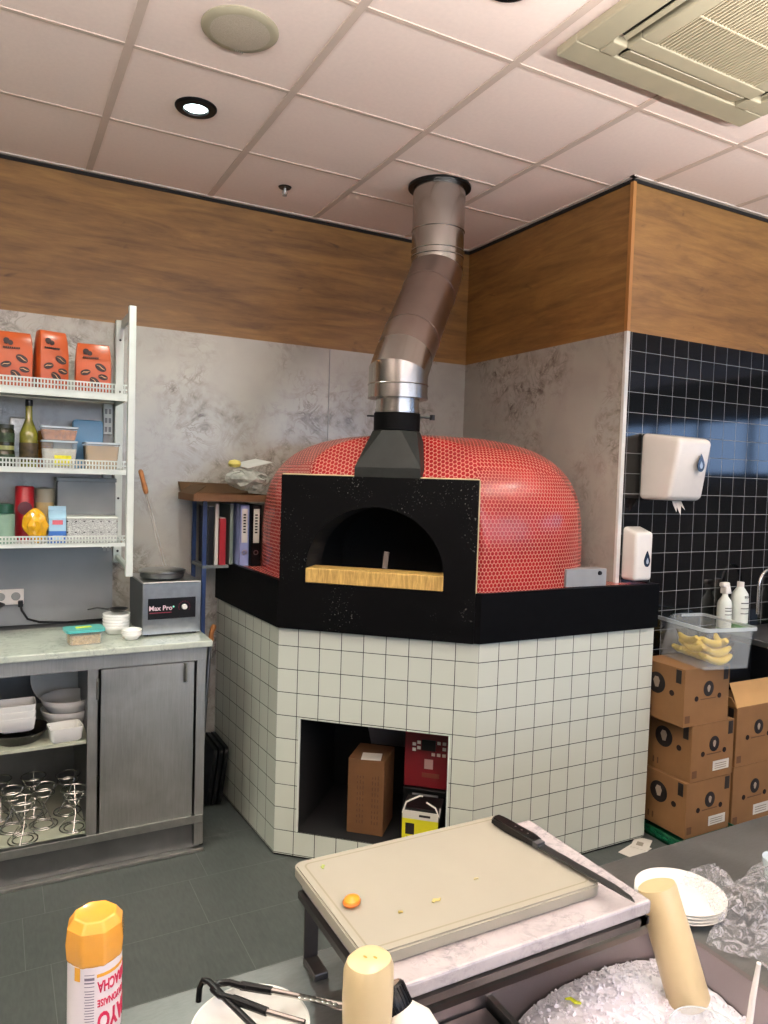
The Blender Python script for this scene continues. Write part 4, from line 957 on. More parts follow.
# coffee bags
ORG=mat('orange_foil_bag','#ad4c22',.32,var=.1,vs=8,bump=.15); COF=mat('coffee_print','#2a130b',.5); COFL=mat('coffee_crease','#d7a070',.5)
def coffee(x,y,z,w,h,label,rz=0,ry=0):
    t=thing('coffee_bag',label,'coffee bag',(x,y,z),(0,ry,rz),'orange coffee bags on the top shelf')
    bm=NB(); d=.09
    prof=[(w,d,0),(w*1.03,d*1.05,.02),(w*1.03,d*1.05,h*.6),(w*.98,d*.85,h*.85),(w*.92,d*.55,h*.98),(w*.90,d*.4,h)]
    rs=[[bm.verts.new((px,py+d/2,zz)) for px,py in rrect(ww,dd_,min(ww,dd_)*.12,2)] for ww,dd_,zz in prof]
    for a_,b_ in zip(rs,rs[1:]):
        for i in range(len(a_)): bm.faces.new((a_[i],a_[(i+1)%len(a_)],b_[(i+1)%len(a_)],b_[i]))
    bm.faces.new(rs[0][::-1]); bm.faces.new(rs[-1]); obj('bag_body',bm,ORG,t,smooth=30)
    yy=-.0035
    for i,(bx,bz,br,ba) in enumerate(((-.032,.40,.022,.3),(.028,.52,.026,-.5),(.005,.23,.025,-.7),(.038,.33,.021,-.2))):
        mx=on((bx*w/.14,yy,bz*h))@Matrix.Rotation(ba,4,'Z')
        bm=NB(); prism(bm,circ(br,20,ry=br*.62),0,.0012,mx=mx); q=obj('bean_print',bm,COF,t)
        bm=NB(); prism(bm,[(-br*.9,-.001),(-br*.3,.002),(br*.3,-.002),(br*.9,.001),(br*.3,.0015),(-br*.3,.005)],.001,.0016,mx=mx); obj('bean_crease',bm,COFL,t)
    bm=NB(); mx=on((-.025*w/.14,yy+.007,h*.80)); prism(bm,circ(.013,10,-.006,.006),0,.002,mx=mx); prism(bm,circ(.011,10,.010,-.002),0,.002,mx=mx); prism(bm,[(-.018,-.006),(-.002,-.01),(-.004,0)],0,.002,mx=mx); obj('brand_emblem',bm,COF,t)
    bm=NB()
    for i in range(8): box(bm,-.045+i*.0085,-.0385+i*.0085,yy-.001,yy+.004,h*.685,h*.685+.008)
    obj('brand_lettering',bm,COF,t)
    return t
coffee(.272,Y0,Z1,.145,.245,'orange coffee bag at the left end of the top shelf',.05)
coffee(.434,Y0-.005,Z1,.125,.265,'tallest orange coffee bag, middle of the three on the top shelf',.3)
coffee(.595,Y0-.02,Z1,.15,.225,'orange coffee bag at the right end of the top shelf',-.05)
# shelf 2
def jar(x,y,z,r,h,m,lm,label,cat='jar',name='glass_jar'):
    t=thing(name,label,cat,(x,y,z)); bm=NB(); lathe(bm,[(0,0),(r,0),(r,h*.9),(r*.9,h),(0,h)],24); obj('jar_body',bm,m,t,smooth=True)
    bm=NB(); lathe(bm,[(r*.94,h),(r*.94,h+.018),(0,h+.018)],24); obj('lid',bm,lm,t,smooth=True)
    bm=NB(); lathe(bm,[(r+.0008,h*.2),(r+.0008,h*.75)],24); obj('label_band',bm,mat('dark_green_label','#26361f',.5,var=.6,vs=60),t); return t
jar(.235,1.53,Z2,.042,.075,mat('olive_dark','#2b2a18',.2),mat('green_gold_lid','#8a8d58',.35),'dark labelled can at the bottom left of the middle shelf')
jar(.235,1.53,Z2+.094,.04,.075,MC['olive_dark'],mat('dark_lid','#23281f',.35),'dark labelled can stacked on another on the middle shelf')
t=thing('packet','silvery crumpled packet behind the oil bottle','packet',(.29,1.65,Z2)); bm=NB(); box(bm,-.035,.035,-.02,.02,0,.23,bev=.008); obj('wrapper',bm,mat('silver_foil','#a8a69c',.3,.5,var=.4,vs=40),t)
t=thing('oil_bottle','tall olive-green glass bottle with dark cap on the middle shelf','bottle',(.332,1.53,Z2))
bm=NB(); lathe(bm,[(0,0),(.036,0),(.038,.008),(.038,.15),(.030,.175),(.015,.215),(.0135,.29),(0,.29)],28); obj('bottle_body',bm,mat('olive_glass','#6b6a20',.08,var=.3,vs=20,coat=.6),t,smooth=True)
bm=NB(); lathe(bm,[(.0155,.275),(.0155,.303),(0,.303)],20); obj('cap',bm,BLK,t,smooth=True)
bm=NB(); lathe(bm,[(.0388,.03),(.0388,.11)],28); obj('label_band',bm,mat('dark_gold_label','#3a2f18',.5,var=.6,vs=70),t)
t=thing('glass_jar','jar with amber label behind the clear tub on the middle shelf','jar',(.40,1.60,Z2)); bm=NB(); lathe(bm,[(0,0),(.038,0),(.038,.12),(.03,.15),(.028,.17),(0,.17)],24); obj('jar_body',bm,mat('amber_jar','#8a5a20',.2,var=.5,vs=50),t,smooth=True)
def tubbox(x,y,z,w,d,h,fm,fh,label,lab=None,rim=CLEARR):
    t=thing('food_tub',label,'food container',(x,y,z),0)
    def rg(ww,dd_,zz): return [bm.verts.new((px,py+d/2,zz)) for px,py in rrect(ww,dd_,.012,3)]
    bm=NB(); rs=[rg(w*.84,d*.84,0),rg(w*.97,d*.97,h)]
    for i in range(len(rs[0])): bm.faces.new((rs[0][i],rs[0][(i+1)%len(rs[0])],rs[1][(i+1)%len(rs[0])],rs[1][i]))
    bm.faces.new(rs[0][::-1]); obj('tub_body',bm,CLEAR,t,smooth=30)
    bm=NB(); rs=[rg(w*.82,d*.82,.003),rg(w*.83+(w*.12)*fh,d*.83+d*.12*fh,h*fh)]
    for i in range(len(rs[0])): bm.faces.new((rs[0][i],rs[0][(i+1)%len(rs[0])],rs[1][(i+1)%len(rs[0])],rs[1][i]))
    bm.faces.new(rs[0][::-1]); bm.faces.new(rs[1]); obj('contents',bm,fm,t,smooth=30)
    bm=NB(); prism(bm,[(a1,b1+d/2) for a1,b1 in rrect(w,d,.014,3)],h,h+.008); obj('lid',bm,rim,t)
    if lab:
        bm=NB(); box(bm,-.022,.048,-.004,.003,h*.10,h*.50,mx=Matrix.Rotation(-.03,4,'X')); obj('yellow_label',bm,mat('yellow_sticker','#d9cf1e',.5,var=.25,vs=60),t)
    return t
tubbox(.457,1.485,Z2,.155,.14,.118,mat('flour_white','#c2bcae',.8,var=.15,vs=30),.75,'clear tub with yellow sticker, lower of two on the middle shelf','y')
tubbox(.457,1.49,Z2+.1275,.16,.13,.055,mat('orange_brown_snack','#a8642c',.6,var=.4,vs=60),.85,'clear tub of orange-brown snacks on top of the stickered tub')
tubbox(.64,1.485,Z2,.155,.15,.118,mat('tan_sauce','#a9854f',.5,var=.12,vs=15),.93,'tan-filled tub at the right end of the middle shelf')
t=thing('light_blue_bin','pale blue translucent bin at the back of the middle shelf','bin',(.60,1.74,Z2)); bm=NB(); box(bm,-.07,.07,-.03,.03,0,.24,bev=.015); obj('bin_body',bm,mat('sky_blue_plastic','#7fb6dc',.25,alpha=.85),t,smooth=True)
# shelf 3
t=thing('plastic_bottle','pale green bottle with dark green cap at the left of the lowest shelf','bottle',(.235,1.53,Z3)); bm=NB(); lathe(bm,[(0,0),(.042,0),(.044,.01),(.044,.13),(0,.14)],24); obj('bottle_body',bm,mat('mint_plastic','#7f9c88',.35,var=.1),t,smooth=True); bm=NB(); lathe(bm,[(.04,.135),(.04,.175),(0,.18)],24); obj('cap',bm,mat('bottle_green','#12402c',.35),t,smooth=True)
t=thing('red_tin','red tin with dark round badge behind the yellow bag','tin',(.32,1.62,Z3)); bm=NB(); lathe(bm,[(0,0),(.04,0),(.04,.25),(.037,.255),(0,.255)],28); obj('tin_body',bm,mat('red_tin_paint','#a01824',.3),t,smooth=True); bm=NB(); prism(bm,circ(.03,20),0,.002,mx=on((0,-.041,.155))); obj('round_badge',bm,mat('maroon_badge','#4e1018',.4),t)
t=thing('spice_jar','jar with beige lid behind the yellow bag on the lowest shelf','jar',(.405,1.66,Z3)); bm=NB(); lathe(bm,[(0,0),(.042,0),(.042,.17),(.04,.18),(0,.18)],24); obj('jar_body',bm,mat('beige_powder','#a89260',.4,var=.2),t,smooth=True); bm=NB(); lathe(bm,[(.044,.18),(.044,.245),(0,.25)],24); obj('lid',bm,mat('grey_beige_lid','#8f8b78',.35),t,smooth=True)
t=thing('yellow_packet','crumpled yellow foil bag hanging over the lowest shelf edge','packet',(.365,1.505,Z3))
rnd=random.Random(8); bm=NB(); bmesh.ops.create_icosphere(bm,subdivisions=3,radius=1)
for v in bm.verts:
    k=1-.28*rnd.random(); zz=(v.co.z+1)/2; wz=.030+.022*math.sin(PI*zz*.9); v.co=V(v.co.x*wz*k*1.15-.012*(zz-.3),v.co.y*.035*k,zz*.16+.0)
obj('bag_body',bm,mat('yellow_foil','#d9a21c',.25,var=.15,vs=20,coat=.3),t)
t=thing('milk_carton','blue and white carton with gable top on the lowest shelf','carton',(.452,1.50,Z3))
bm=NB(); box(bm,-.037,.037,0,.07,0,.115,bev=.002,mi=0); v=[bm.verts.new(p) for p in ((-.037,0,.115),(.037,0,.115),(.037,.07,.115),(-.037,.07,.115),(-.037,.035,.15),(.037,.035,.15))]
for f in ((0,1,5,4),(2,3,4,5),(1,2,5),(3,0,4)): bm.faces.new([v[i] for i in f])
box(bm,-.037,.037,.033,.037,.148,.168); obj('carton_body',bm,mat('pale_blue_carton','#9fc4d8',.4),t)
bm=NB(); box(bm,-.0375,.0375,-.0008,.07,.0,.055); obj('blue_print',bm,mat('blue_carton_ink','#2a5ea8',.4,var=.1),t); bm=NB(); box(bm,-.022,.022,-.0016,.0,.085,.105); obj('red_print',bm,mat('pink_ink','#c9606a',.4),t); bm=NB(); box(bm,-.02,.022,-.0016,.0,.012,.035); obj('white_print',bm,mat('light_ink','#a9c9e0',.4),t)
def lace():
    m,nt,b=newm('grey_lace_pattern'); g=G(nt); c=g.coord('Object'); n=g.noise(g.coord('Object',(1,1,2.2)),60,3,2.2)
    s=g.sep(c); dots=g.m('MULTIPLY',g.m('LESS_THAN',g.m('PINGPONG',s[0],.018),.004),g.m('LESS_THAN',g.m('PINGPONG',s[2],.025),.003))
    col=g.ramp(g.m('ABSOLUTE',g.m('SUBTRACT',n,.5)),.0,.10,lin('#6d6e6c'),lin('#c9cbc6')); nt.links.new(g.mix(dots,col,lin('#2a2a2a')),b.inputs['Base Color']); return m
t=thing('patterned_box','grey and white patterned storage box at the right of the lowest shelf','box',(.60,1.485,Z3))
bm=NB(); box(bm,-.11,.11,0,.17,0,.118,bev=.006); obj('box_body',bm,lace(),t)
bm=NB(); ring_=[]; box(bm,-.114,.114,-.004,.174,.112,.122,bev=.003); obj('rim',bm,WHITE,t)
t=thing('storage_container','large grey translucent container behind the patterned box','container',(.59,1.70,Z3))
bm=NB(); prism(bm,rrect(.26,.30,.035,5,0,.15),-.06,.06,mx=FRONT); obj('container_body',bm,GREYP,t,smooth=30)
bm=NB(); box(bm,-.135,.135,-.065,.065,.28,.30,bev=.004); obj('container_rim',bm,GREYP,t)
# ================================================================== PREP COUNTER (foreground)
CZ2=.90; YB=-.965
pc=thing('prep_counter','stainless steel prep counter with sunken ice well in the foreground','counter',(0,-1.5,0))
pl_=-Vector(pc.location)
def po(n,bm,m,par=None,**k): o=obj(n,bm,m,par or pc,**k); o.location=pl_ if par is None else (0,0,0); return o
wx0,wx1,wy0,wy1=.25,1.345,-1.80,-1.192; XC0,XC1,YC=-.6,3.4,-1.95
bm=NB(); box(bm,XC0,XC1,wy1+.012,YB,CZ2-.035,CZ2,bev=.003); box(bm,XC0,XC1,YC,wy0,CZ2-.035,CZ2); box(bm,XC0,wx0,wy0,wy1+.012,CZ2-.035,CZ2); box(bm,wx1+.012,XC1,wy0,wy1+.012,CZ2-.035,CZ2)
po('steel_top',bm,STOP)
bm=NB(); box(bm,XC0+.02,XC1-.02,YC+.02,YB-.03,0,CZ2-.035)
bm2=bm
po('counter_body',bm,STEELD) if False else bm.free()
bm=NB(); box(bm,XC0+.02,XC1-.02,YB-.05,YB-.03,0.1,CZ2-.035); box(bm,XC0+.02,XC1-.02,YC+.02,YC+.04,.1,CZ2-.035); box(bm,XC0+.02,XC0+.04,YC+.04,YB-.05,.0,CZ2-.035); box(bm,XC1-.04,XC1-.02,YC+.04,YB-.05,.0,CZ2-.035); po('counter_panels',bm,STEELD)
bm=NB(); zb=.70
WST=mat('pink_grey_steel','#8f8787',.35,.9,.06,6)
for (a1,a2,b1,b2) in ((wx0,wx1+.012,wy1,wy1+.012),(wx0,wx1+.012,wy0-.002,wy0+.004),(wx0,wx0+.004,wy0,wy1),(wx1,wx1+.012,wy0,wy1)): box(bm,a1,a2,b1,b2,zb,CZ2+.004)
box(bm,wx0,wx1,wy0,wy1,zb-.01,zb); po('ice_well',bm,WST)
bm=NB(); box(bm,.915,.925,wy0,wy1,zb,CZ2+.001); po('well_divider',bm,STEEL)
bm=NB(); box(bm,wx0+.01,.91,wy0+.01,wy1-.004,.880,.885); po('left_pan_lid',bm,WST)
# crushed ice
bm=NB(); rnd=random.Random(11); nx,ny=46,60; x0,x1,y0,y1=.928,1.343,-1.795,-1.195
def iceh(x,y):
    u=(x-x0)/(x1-x0); v=(y1-y)/(y1-y0)
    return .842+.030*math.sin(u*2.4+.3)+.020*math.sin(v*5+u*3)*(v<.5)-.028*math.exp(-((u-.0)/.12)**2)-.02*math.exp(-(v/.05)**2)
g_=[[bm.verts.new((x0+(x1-x0)*i/nx,y1-(y1-y0)*j/ny,iceh(x0+(x1-x0)*i/nx,y1-(y1-y0)*j/ny)+rnd.uniform(-.002,.002))) for i in range(nx+1)] for j in range(ny+1)]
for j in range(ny):
    for i in range(nx): bm.faces.new((g_[j][i],g_[j+1][i],g_[j+1][i+1],g_[j][i+1]))
for k in range(2600):
    x=rnd.uniform(x0+.006,x1-.006); y=y1-.006-(y1-y0)*(rnd.random()**1.6)*.7; s=rnd.uniform(.002,.0045)
    r=bmesh.ops.create_cube(bm,size=1); mx=Matrix.Translation((x,y,iceh(x,y)+rnd.uniform(-.001,.006)))@Euler((rnd.random()*3,rnd.random()*3,rnd.random()*3)).to_matrix().to_4x4()@Matrix.Diagonal((s*rnd.uniform(.8,1.6),s,s*rnd.uniform(.6,1.2),1))
    bmesh.ops.transform(bm,verts=r['verts'],matrix=mx)
tag(obj('crushed_ice',bm,ICEM,None),'crushed white ice filling the steel well','ice',kind='stuff')
# board stand: steel frame + marble slab
st=thing('steel_stand','low dark steel frame carrying the marble slab over the ice well','stand',(.92,-1.13,CZ2))
DST=mat('dark_brushed_steel','#5c5856',.35,.9,.1,20)
bm=NB(); zt=1.025-CZ2
for y in (.145,-.155): box(bm,-.25,.245,y-.01,y+.01,zt-.012,zt)
for x in (-.245,.24): box(bm,x-.01,x+.01,-.165,.155,zt-.012,zt)
obj('top_frame',bm,DST,st)
for x,y in ((-.235,.14),(.23,.14)):
    bm=NB(); box(bm,x-.013,x+.013,y-.003,y+.003,0.012,zt-.01,bev=.001); box(bm,x-.013,x+.013,y-.05,y+.003,.0,.012,bev=.002); obj('leg',bm,DST,st)
for x,y in ((-.235,-.02),(.23,-.02)):
    bm=NB(); box(bm,x-.008,x+.008,y-.003,y+.003,0.0,zt-.01); obj('leg',bm,DST,st)
bm=NB(); box(bm,.672,1.178,-1.291,-.972,1.026,1.05,bev=.004); tag(obj('marble_slab',bm,SMARB,None),'grey-white marble slab under the cutting board','slab')
bm=NB(); prism(bm,rrect(.452,.282,.016,6,.884,-1.104),1.0505,1.072); 
bmesh.ops.recalc_face_normals(bm,faces=bm.faces[:])
es=[e for e in bm.edges if abs((e.verts[0].co-e.verts[1].co).z)<1e-5]; bmesh.ops.bevel(bm,geom=es,offset=.003,segments=2,affect='EDGES')
bd=tag(obj('cutting_board',bm,BOARD,None,smooth=True),'cream plastic cutting board scattered with food scraps','cutting board')
bm=NB(); o_=rrect(.425,.255,.012,6,.884,-1.104); i_=rrect(.419,.249,.010,6,.884,-1.104)
a_=[bm.verts.new((x,y,1.0723)) for x,y in o_]; b_=[bm.verts.new((x,y,1.0723)) for x,y in i_]
for i in range(len(a_)): bm.faces.new((a_[i],a_[(i+1)%len(a_)],b_[(i+1)%len(a_)],b_[i]))
obj('board_groove',bm,mat('groove_tone','#807a69',.5),bd)
BT=1.0725
t=thing('carrot_end','orange carrot end lying on the cutting board','food scrap',(.697,-1.121,BT),.6)
bm=NB(); lathe(bm,[(0,0),(.009,.0),(.0135,.005),(.012,.010),(.005,.014),(0,.0145)],20,sx=1.2,sy=.95); obj('flesh',bm,mat('carrot_orange','#e88a1e',.3,var=.15,vs=80,coat=.4),t,smooth=True)
bm=NB(); lathe(bm,[(.0136,.003),(.0142,.006),(.0128,.008)],20,sx=1.2,sy=.95); obj('skin',bm,mat('carrot_skin','#b8621a',.5),t,smooth=True)
def scrap(x,y,z,c,l,w,rz,label,cat='food scrap'):
    bm=NB(); tube(bm,[(-l/2,0,.0015),(-l/6,w*.3,.003),(l/6,-w*.2,.003),(l/2,w*.2,.0015)],[w*.3,w*.5,w*.45,w*.2],6)
    for v in bm.verts: v.co.z=max(0,v.co.z*.5)
    tag(obj('vegetable_scrap',bm,mat('scrap_'+c[1:],c,.5),None,(x,y,z),(0,0,rz),smooth=True),label,cat)
scrap(.700,-1.0,BT,'#98a45a',.013,.006,1.2,'tiny pale green scrap at the back left of the board')
scrap(.757,-1.173,BT,'#a08c48',.008,.006,.3,'small tan speck on the board right of the carrot end')
scrap(.825,-1.17,BT,'#aa9c60',.018,.008,.2,'pale yellow shred near the middle of the board')
scrap(.92,-1.145,BT,'#a89c74',.01,.005,.2,'faint yellow speck right of the board centre')
# knife
t=thing('kitchen_knife','black-handled knife lying along the right edge of the board','knife',(1.078,-1.036,BT),math.atan2(-.283,.036))
# local +x runs toward the tip
bm=NB(); P_=[(-.045,.0105),(-.038,.0125),(-.02,.011),(.02,.0105),(.05,.0115),(.066,.0125),(.07,.009),(.07,-.010),(.0,-.012),(-.04,-.013),(-.046,-.004)]
prism(bm,P_,0.001,.016); r=bmesh.ops.bevel(bm,geom=[e for e in bm.edges if abs(e.verts[0].co.z-e.verts[1].co.z)<1e-6],offset=.004,segments=3,affect='EDGES'); obj('handle',bm,BLK,t,smooth=True)
bm=NB()
for x in (.012,.028,.044): lathe(bm,[(0,0),(.0022,0)],10,mx=Matrix.Translation((x,.0,.0163)))
obj('rivets',bm,STEEL,t)
bm=NB(); prism(bm,[(.066,.009),(.078,.009),(.078,-.011),(.066,-.011)],.004,.013); obj('bolster',bm,mat('grey_bolster','#5a5a5c',.4,.6),t)
bm=NB(); prism(bm,[(.078,.008),(.235,.007),(.272,.0),(.285,-.009),(.078,-.011)],.0065,.0085); obj('blade',bm,mat('dark_blade','#55585a',.3,.9),t)
# ------- sauce bottles
LETR=mat('magenta_print','#c51f4a',.4); LAB=mat('white_label','#e6dcdc',.4,var=.03)
t=thing('sauce_bottle','orange sriracha mayonnaise squeeze bottle standing upside down at bottom left','sauce bottle',(.328,-1.03,CZ2),-.05)
bh=.21; R_=.036
bm=NB(); lathe(bm,[(0,0),(.022,0),(.024,.012),(.024,.02)],24); obj('flip_cap',bm,mat('orange_cap','#d98a28',.35),t,smooth=True)
bm=NB(); lathe(bm,[(.022,.02),(R_,.045),(R_,.150)],36); obj('bottle_body',bm,ORANGES,t,smooth=True)
bm=NB(); lathe(bm,[(R_+.0006,.035),(R_+.0012,.045),(R_+.0012,.147),(R_+.0006,.147)],40); obj('paper_label',bm,LAB,t,smooth=True)
bm=NB(); lathe(bm,[(R_*.98,.143),(R_*1.12,.149),(R_*1.17,.172),(R_*1.10,.195),(R_*.82,.208),(R_*.55,.206),(0,.206)],8,mx=Matrix.Rotation(.25,4,'Z')); o=obj('bottle_base',bm,ORANGES,t,smooth=20); md=o.modifiers.new('b','BEVEL'); md.width=.0025; md.segments=3; md.limit_method='ANGLE'
UD=Matrix.Rotation(PI,4,'Z')
text('sriracha_lettering','SRIRACHA',.0165,LETR,t,Matrix.Translation((.001,.118,.0014))@UD@Matrix.Diagonal((.72,1.35,1,1)),wrap=R_,bold=.0004,align='RIGHT')
text('mayonaise_lettering','MAYONAISE',.011,LETR,t,Matrix.Translation((.001,.094,.0014))@UD@Matrix.Diagonal((.75,1.3,1,1)),wrap=R_,bold=.0002,align='RIGHT')
text('mayo_lettering','MAYO',.034,LETR,t,Matrix.Translation((.001,.067,.0014))@UD@Matrix.Diagonal((.62,1.1,1,1)),wrap=R_,bold=.001,align='RIGHT')
def wrapq(bm,x0,x1,z0,z1,R=R_,o=.0016,n=6):
    for i in range(n):
        a0=(x0+(x1-x0)*i/n)/R; a1=(x0+(x1-x0)*(i+1)/n)/R; bm.faces.new([bm.verts.new(((R+o)*math.sin(a_),-(R+o)*math.cos(a_),z)) for a_,z in ((a0,z0),(a1,z0),(a1,z1),(a0,z1))])
bm=NB()
for z0_,z1_ in ((.1365,.1375),(.129,.133),(.1245,.1265),(.1195,.1205)): wrapq(bm,-.016,-.003,z0_,z1_)
for i in range(14): wrapq(bm,-.016+(i%2)*.001,-.003,.113-i*.004,.1142-i*.004)
obj('barcode',bm,mat('grey_violet_print','#7d7380',.5),t)
for q_ in ((.0,.05,.1315,.1365),(-.031,-.022,.127,.147)):
    bm=NB(); wrapq(bm,*q_); obj('orange_strip',bm,mat('orange_print','#e0a030',.5),t)
def mayo(loc,rot,label,h=.2,R=.030,stains=True):
    t=thing('mayonnaise_bottle',label,'sauce bottle',loc,rot)
    bm=NB(); lathe(bm,[(0,0),(.018,0),(.019,.016),(.02,.02)],24); obj('flip_cap',bm,BLK,t,smooth=True)
    bm=NB(); lathe(bm,[(.02,.02),(R*.85,.035),(R,.055),(R*.94,h*.55),(R*.90,h*.6),(R*.98,h*.66),(R*1.02,h*.8),(R*1.0,h*.95),(R*.88,h*.99),(R*.6,h),(0,h)],40,sx=1.0,sy=.86,power=2.4); obj('bottle_body',bm,CREAMS,t,smooth=50)
    return t
m1_=mayo((.617,-1.335,.886),.35,'cream mayonnaise squeeze bottle standing upside down before the cutting board',h=.255,R=.0325)
bm=NB()
for i,(z0_,z1_,x0_,x1_) in enumerate(((.03,.04,-.025,.0),(.045,.075,-.03,-.004),(.08,.084,-.03,-.01),(.088,.092,-.03,-.008),(.096,.099,-.03,-.012))): wrapq(bm,x0_,x1_,z0_+.06,z1_+.06,.0322,.0012)
obj('label_print',bm,mat('dusky_red_print','#8a3a52',.5),m1_)
bm=NB()
for x,y in ((-.004,.003),(.004,-.007)): lathe(bm,[(0,.2562),(.0022,.2562)],8,mx=Matrix.Translation((x,y,0)),sx=.8,sy=1.5)
obj('sauce_speck',bm,mat('ochre_speck','#b98a2a',.5),m1_)
# leaning bottle in ice
bt=V(1.205,-1.245,1.045); bb_=V(1.245,-1.318,.868)
# solve so the axis goes from the ice up to the visible base end
dirv=(V(1.222,-1.262,1.05)-V(1.245,-1.325,.868)); Lb=dirv.length; q=dirv.to_track_quat('Z','Y')
t=thing('mayonnaise_bottle','cream squeeze bottle leaning upside down in the crushed ice','sauce bottle',(1.245,-1.325,.868)); t.rotation_euler=q.to_euler()
bm=NB(); lathe(bm,[(0,0),(.033,0),(.037,.006),(.037,Lb*.6),(.0355,Lb*.75),(.035,Lb*.97),(.0335,Lb),(0,Lb)],40,power=2.3,sy=.9); obj('bottle_body',bm,CREAMS,t,smooth=50)
bm=NB(); 
for i in range(6): 
    a_=-.1+i*.09; z_=Lb*.62+random.uniform(0,.008); 
    wrapq(bm,(-.004+i*.0028),(-.0015+i*.0028),z_,Lb*.80-random.uniform(0,.01),.0357,.0012,2)
obj('torn_label_mark',bm,mat('faint_mauve_print','#c0a58c',.6),t)
bm=NB(); wrapq(bm,-.017,-.013,Lb*.68,Lb*.83,.0357,.0012,2); obj('ochre_stain',bm,mat('ochre_stain','#d9b050',.6),t)
# white bottle with black cap, tilted
t=thing('squeeze_bottle','white bottle with black cap tilted at the bottom edge','sauce bottle',(.725,-1.33,.905)); ax_=(V(.650,-1.325,1.065)-V(.700,-1.425,.915)); t.rotation_euler=ax_.to_track_quat('Z','Y').to_euler(); t.location=(.703,-1.402,.938); t.scale=(1.15,1.15,1.15)
bm=NB(); lathe(bm,[(0,0),(.034,0),(.036,.006),(.036,.085),(.033,.105),(.02,.122),(.017,.125),(0,.125)],36); obj('bottle_body',bm,mat('cream_white_plastic','#e8e2d8',.35),t,smooth=50)
bm=NB(); lathe(bm,[(.018,.12),(.0195,.122),(.0195,.145),(.018,.147),(.0165,.1475)],30); obj('black_cap',bm,BLK,t,smooth=True)
bm=NB(); lathe(bm,[(.0165,.1475),(.0155,.146),(0,.146)],30); obj('cap_top',bm,mat('taupe_disc','#8f7d70',.4),t)
bm=NB()
for k in range(28):
    a_=2*PI*k/28; box(bm,-.0005,.0005,-.0202,-.0188,.1225,.1445,mx=Matrix.Rotation(a_,4,'Z'))
obj('cap_ribs',bm,BLK,t)
bm=NB(); lathe(bm,[(.0363,.02),(.0363,.06)],36); obj('label_band',bm,mat('blue_grey_print','#3a4a66',.4,var=.5,vs=80),t)
# bowl with tongs bottom left
t=thing('white_bowl','white bowl with black-handled tools at the bottom edge','bowl',(.527,-1.145,CZ2))
bm=NB(); lathe(bm,[(0,0),(.05,0),(.078,.03),(.086,.05),(.083,.05),(.075,.03),(.045,.006),(0,.006)],48); obj('bowl_body',bm,CERA,t,smooth=True)
t=thing('serving_tongs','steel tongs with black plastic grips resting on the white bowl','tongs',(0,0,0))
def lp(*a): return [V(*p) for p in a]
g0=V(.503,-1.066,.962); tp=V(.655,-1.20,.965)
d_=(tp-g0).normalized(); n_=V(-d_.y,d_.x,0)
bm=NB(); tube(bm,[g0+n_*.010+d_*.04,g0+n_*.014+d_*.01,g0+n_*.008-d_*.006,g0-n_*.006-d_*.008,g0-n_*.016+d_*.008,g0-n_*.018+d_*.035],[.005,.005,.0055,.0055,.005,.005],8); obj('grip_loop',bm,BLK,t,smooth=True)
bm=NB(); tube(bm,[g0+n_*.012+d_*.03,g0+n_*.013+d_*.08],[.0065,.006],8); obj('black_grip',bm,BLK,t,smooth=True)
bm=NB(); tube(bm,[g0-n_*.018+d_*.03,g0-n_*.030+d_*.09],[.0065,.006],8); obj('black_grip',bm,BLK,t,smooth=True)
bm=NB(); tube(bm,[g0+n_*.013+d_*.08,g0+n_*.012+d_*.14,g0+n_*.008+d_*.2],[.0045,.004,.006],8); obj('steel_arm',bm,FLUE,t,smooth=True)
bm=NB(); tube(bm,[g0-n_*.030+d_*.09,g0-n_*.036+d_*.15],[.0045,.004],8); obj('steel_arm',bm,FLUE,t,smooth=True)
bm=NB()
for k in range(9): lathe(bm,[(0,0),(.006,.001),(0,.002)],10,mx=Matrix.Translation(g0+n_*.008+d_*(.13+.009*k)+V(0,0,.003)))
obj('scalloped_tip',bm,FLUE,t,smooth=True)
t=thing('black_ladle','black curved ladle handle hooked over the white bowl left of the tongs','ladle',(0,0,0))
bm=NB(); tube(bm,lp((.476,-1.046,.935),(.478,-1.044,.955),(.483,-1.045,.966),(.490,-1.055,.968),(.505,-1.09,.960),(.53,-1.15,.95),(.545,-1.19,.945)),[.0045,.0045,.0048,.005,.005,.005,.005],10); obj('handle',bm,BLK,t,smooth=True)
# plates right, plastic wrap, glass
for i,nm in enumerate(('lowest','second lowest','second highest','topmost')):
    bm=NB(); lathe(bm,[(0,0),(.05,0),(.054,.003),(.086,.010),(.088,.012),(.0855,.0125),(.052,.006),(0,.005)],56); 
    tag(obj('plate',bm,CERA,None,(1.425+.0015*i,-1.150+.001*i,CZ2+.0008+i*.0052),smooth=True),'white plate, %s of the stack on the steel counter by the leaning bottle'%nm,'plate','stacked plates on the steel counter')
def wrap_mat():
    m,nt,b=newm('cling_film'); g=G(nt); n=g.noise(g.coord('Object'),38,6,2.2,.7)
    b.inputs['Base Color'].default_value=lin('#f4f0f6'); b.inputs['Roughness'].default_value=.15
    nt.links.new(g.ramp(n,.42,.62,(.05,.05,.05,1),(.5,.5,.5,1)),b.inputs['Alpha']); nt.links.new(g.bump(n,1,.012),b.inputs['Normal']); b.inputs['Specular IOR Level'].default_value=.9; return m
rnd=random.Random(21); bm=NB(); nx,ny=60,40
def wz(u,v): return .004+.055*math.sin(PI*min(1,max(0,u)))**.6*math.sin(PI*v)**.6
g_=[]
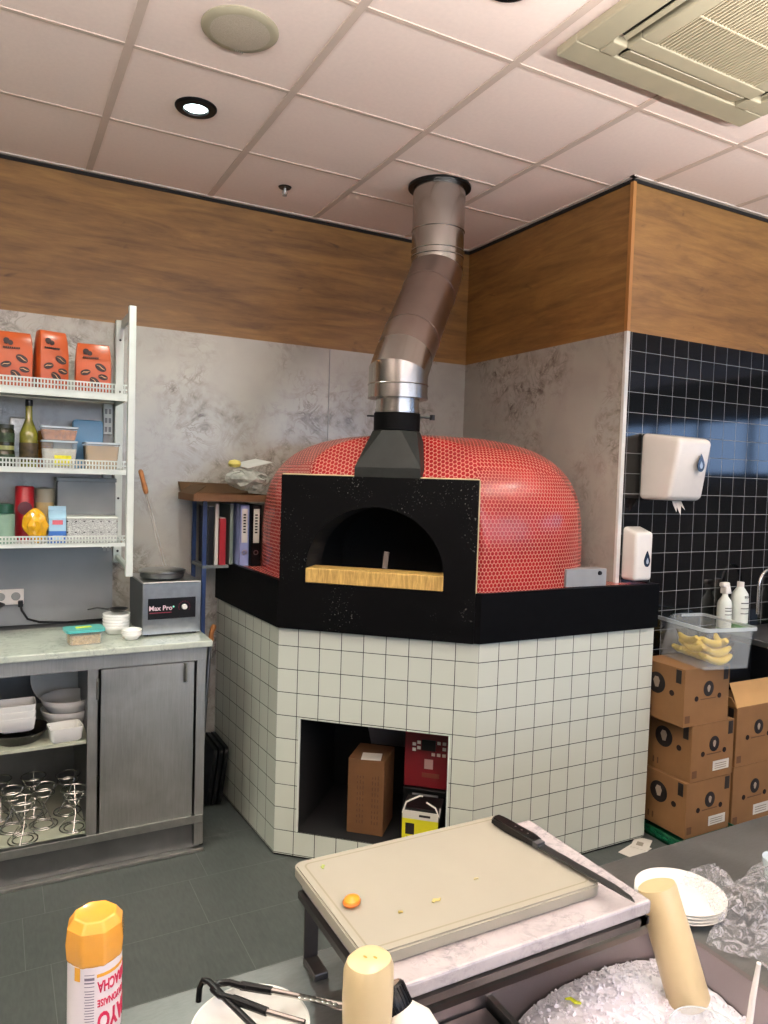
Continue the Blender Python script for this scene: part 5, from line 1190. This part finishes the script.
for j in range(ny+1):
    row=[]
    for i in range(nx+1):
        u,v=i/nx,j/ny; x=1.378+.42*u+.05*(v>.5)*(1-u)+.02*math.sin(v*9); y=-1.39+.25*v+.015*math.sin(u*11)
        z=wz(u,v)*(.45+.55*abs(math.sin(u*17+v*9))*rnd.uniform(.6,1.1))+rnd.uniform(0,.006)
        dx=(x-1.435)/.11; dy=(y+1.148)/.11
        if dx*dx+dy*dy<.9: z=max(z,.033+rnd.uniform(0,.006)+.02*max(0,dx))
        row.append(bm.verts.new((x,y,CZ2+.001+z)))
    g_.append(row)
for j in range(ny):
    for i in range(nx): bm.faces.new((g_[j][i],g_[j][i+1],g_[j+1][i+1],g_[j+1][i]))
tag(obj('plastic_wrap',bm,wrap_mat(),None,smooth=50),'crumpled clear plastic film beside the stacked plates','plastic film')
t=thing('drinking_glass','clear glass standing behind the plastic film at the right edge','glass',(1.70,-1.18,CZ2))
bm=NB(); lathe(bm,[(0,0),(.026,0),(.034,.05),(.0325,.05),(.025,.004),(0,.004)],32); obj('glass_body',bm,CLEARR,t,smooth=True)
# bottom right: clear cup rim in ice and white spatula
t=thing('clear_bowl','thin clear plastic bowl pressed into the ice at the bottom edge','bowl',(1.19,-1.40,.86))
bm=NB(); lathe(bm,[(0,0),(.04,.0),(.054,.028),(.0555,.032),(.053,.032),(.039,.003),(0,.003)],40); obj('bowl_body',bm,CLEAR,t,smooth=True)
bm=NB(); tube(bm,[(.0555*math.cos(2*PI*k/40),.0555*math.sin(2*PI*k/40),.032) for k in range(40)],.0012,6,closed=True); obj('rim',bm,CLEARR,t,smooth=True)
bm=NB(); tube(bm,[V(1.285,-1.405,.86),V(1.277,-1.415,.93),V(1.268,-1.428,.998)],[.0055,.005,.0035],10)
tag(obj('spoon_handle',bm,WPL,None,smooth=True),'white plastic utensil handle sticking up from the ice at right','utensil')
scrap(1.095,-1.145,CZ2+.0005,'#b9c43a',.02,.010,.9,'yellow-green scrap lying on the steel rim above the ice')
LIME=(1.045,-1.255)
scrap(LIME[0],LIME[1],iceh(*LIME)+.006,'#c6cc30',.026,.010,2.2,'curled yellow-green peel lying on the ice')
# ================================================================== world
w=bpy.data.worlds.new('world'); SC.world=w; w.use_nodes=True; w.node_tree.nodes['Background'].inputs[0].default_value=(.6,.75,1,1); w.node_tree.nodes['Background'].inputs[1].default_value=.3
SC.view_settings.exposure=-0.12
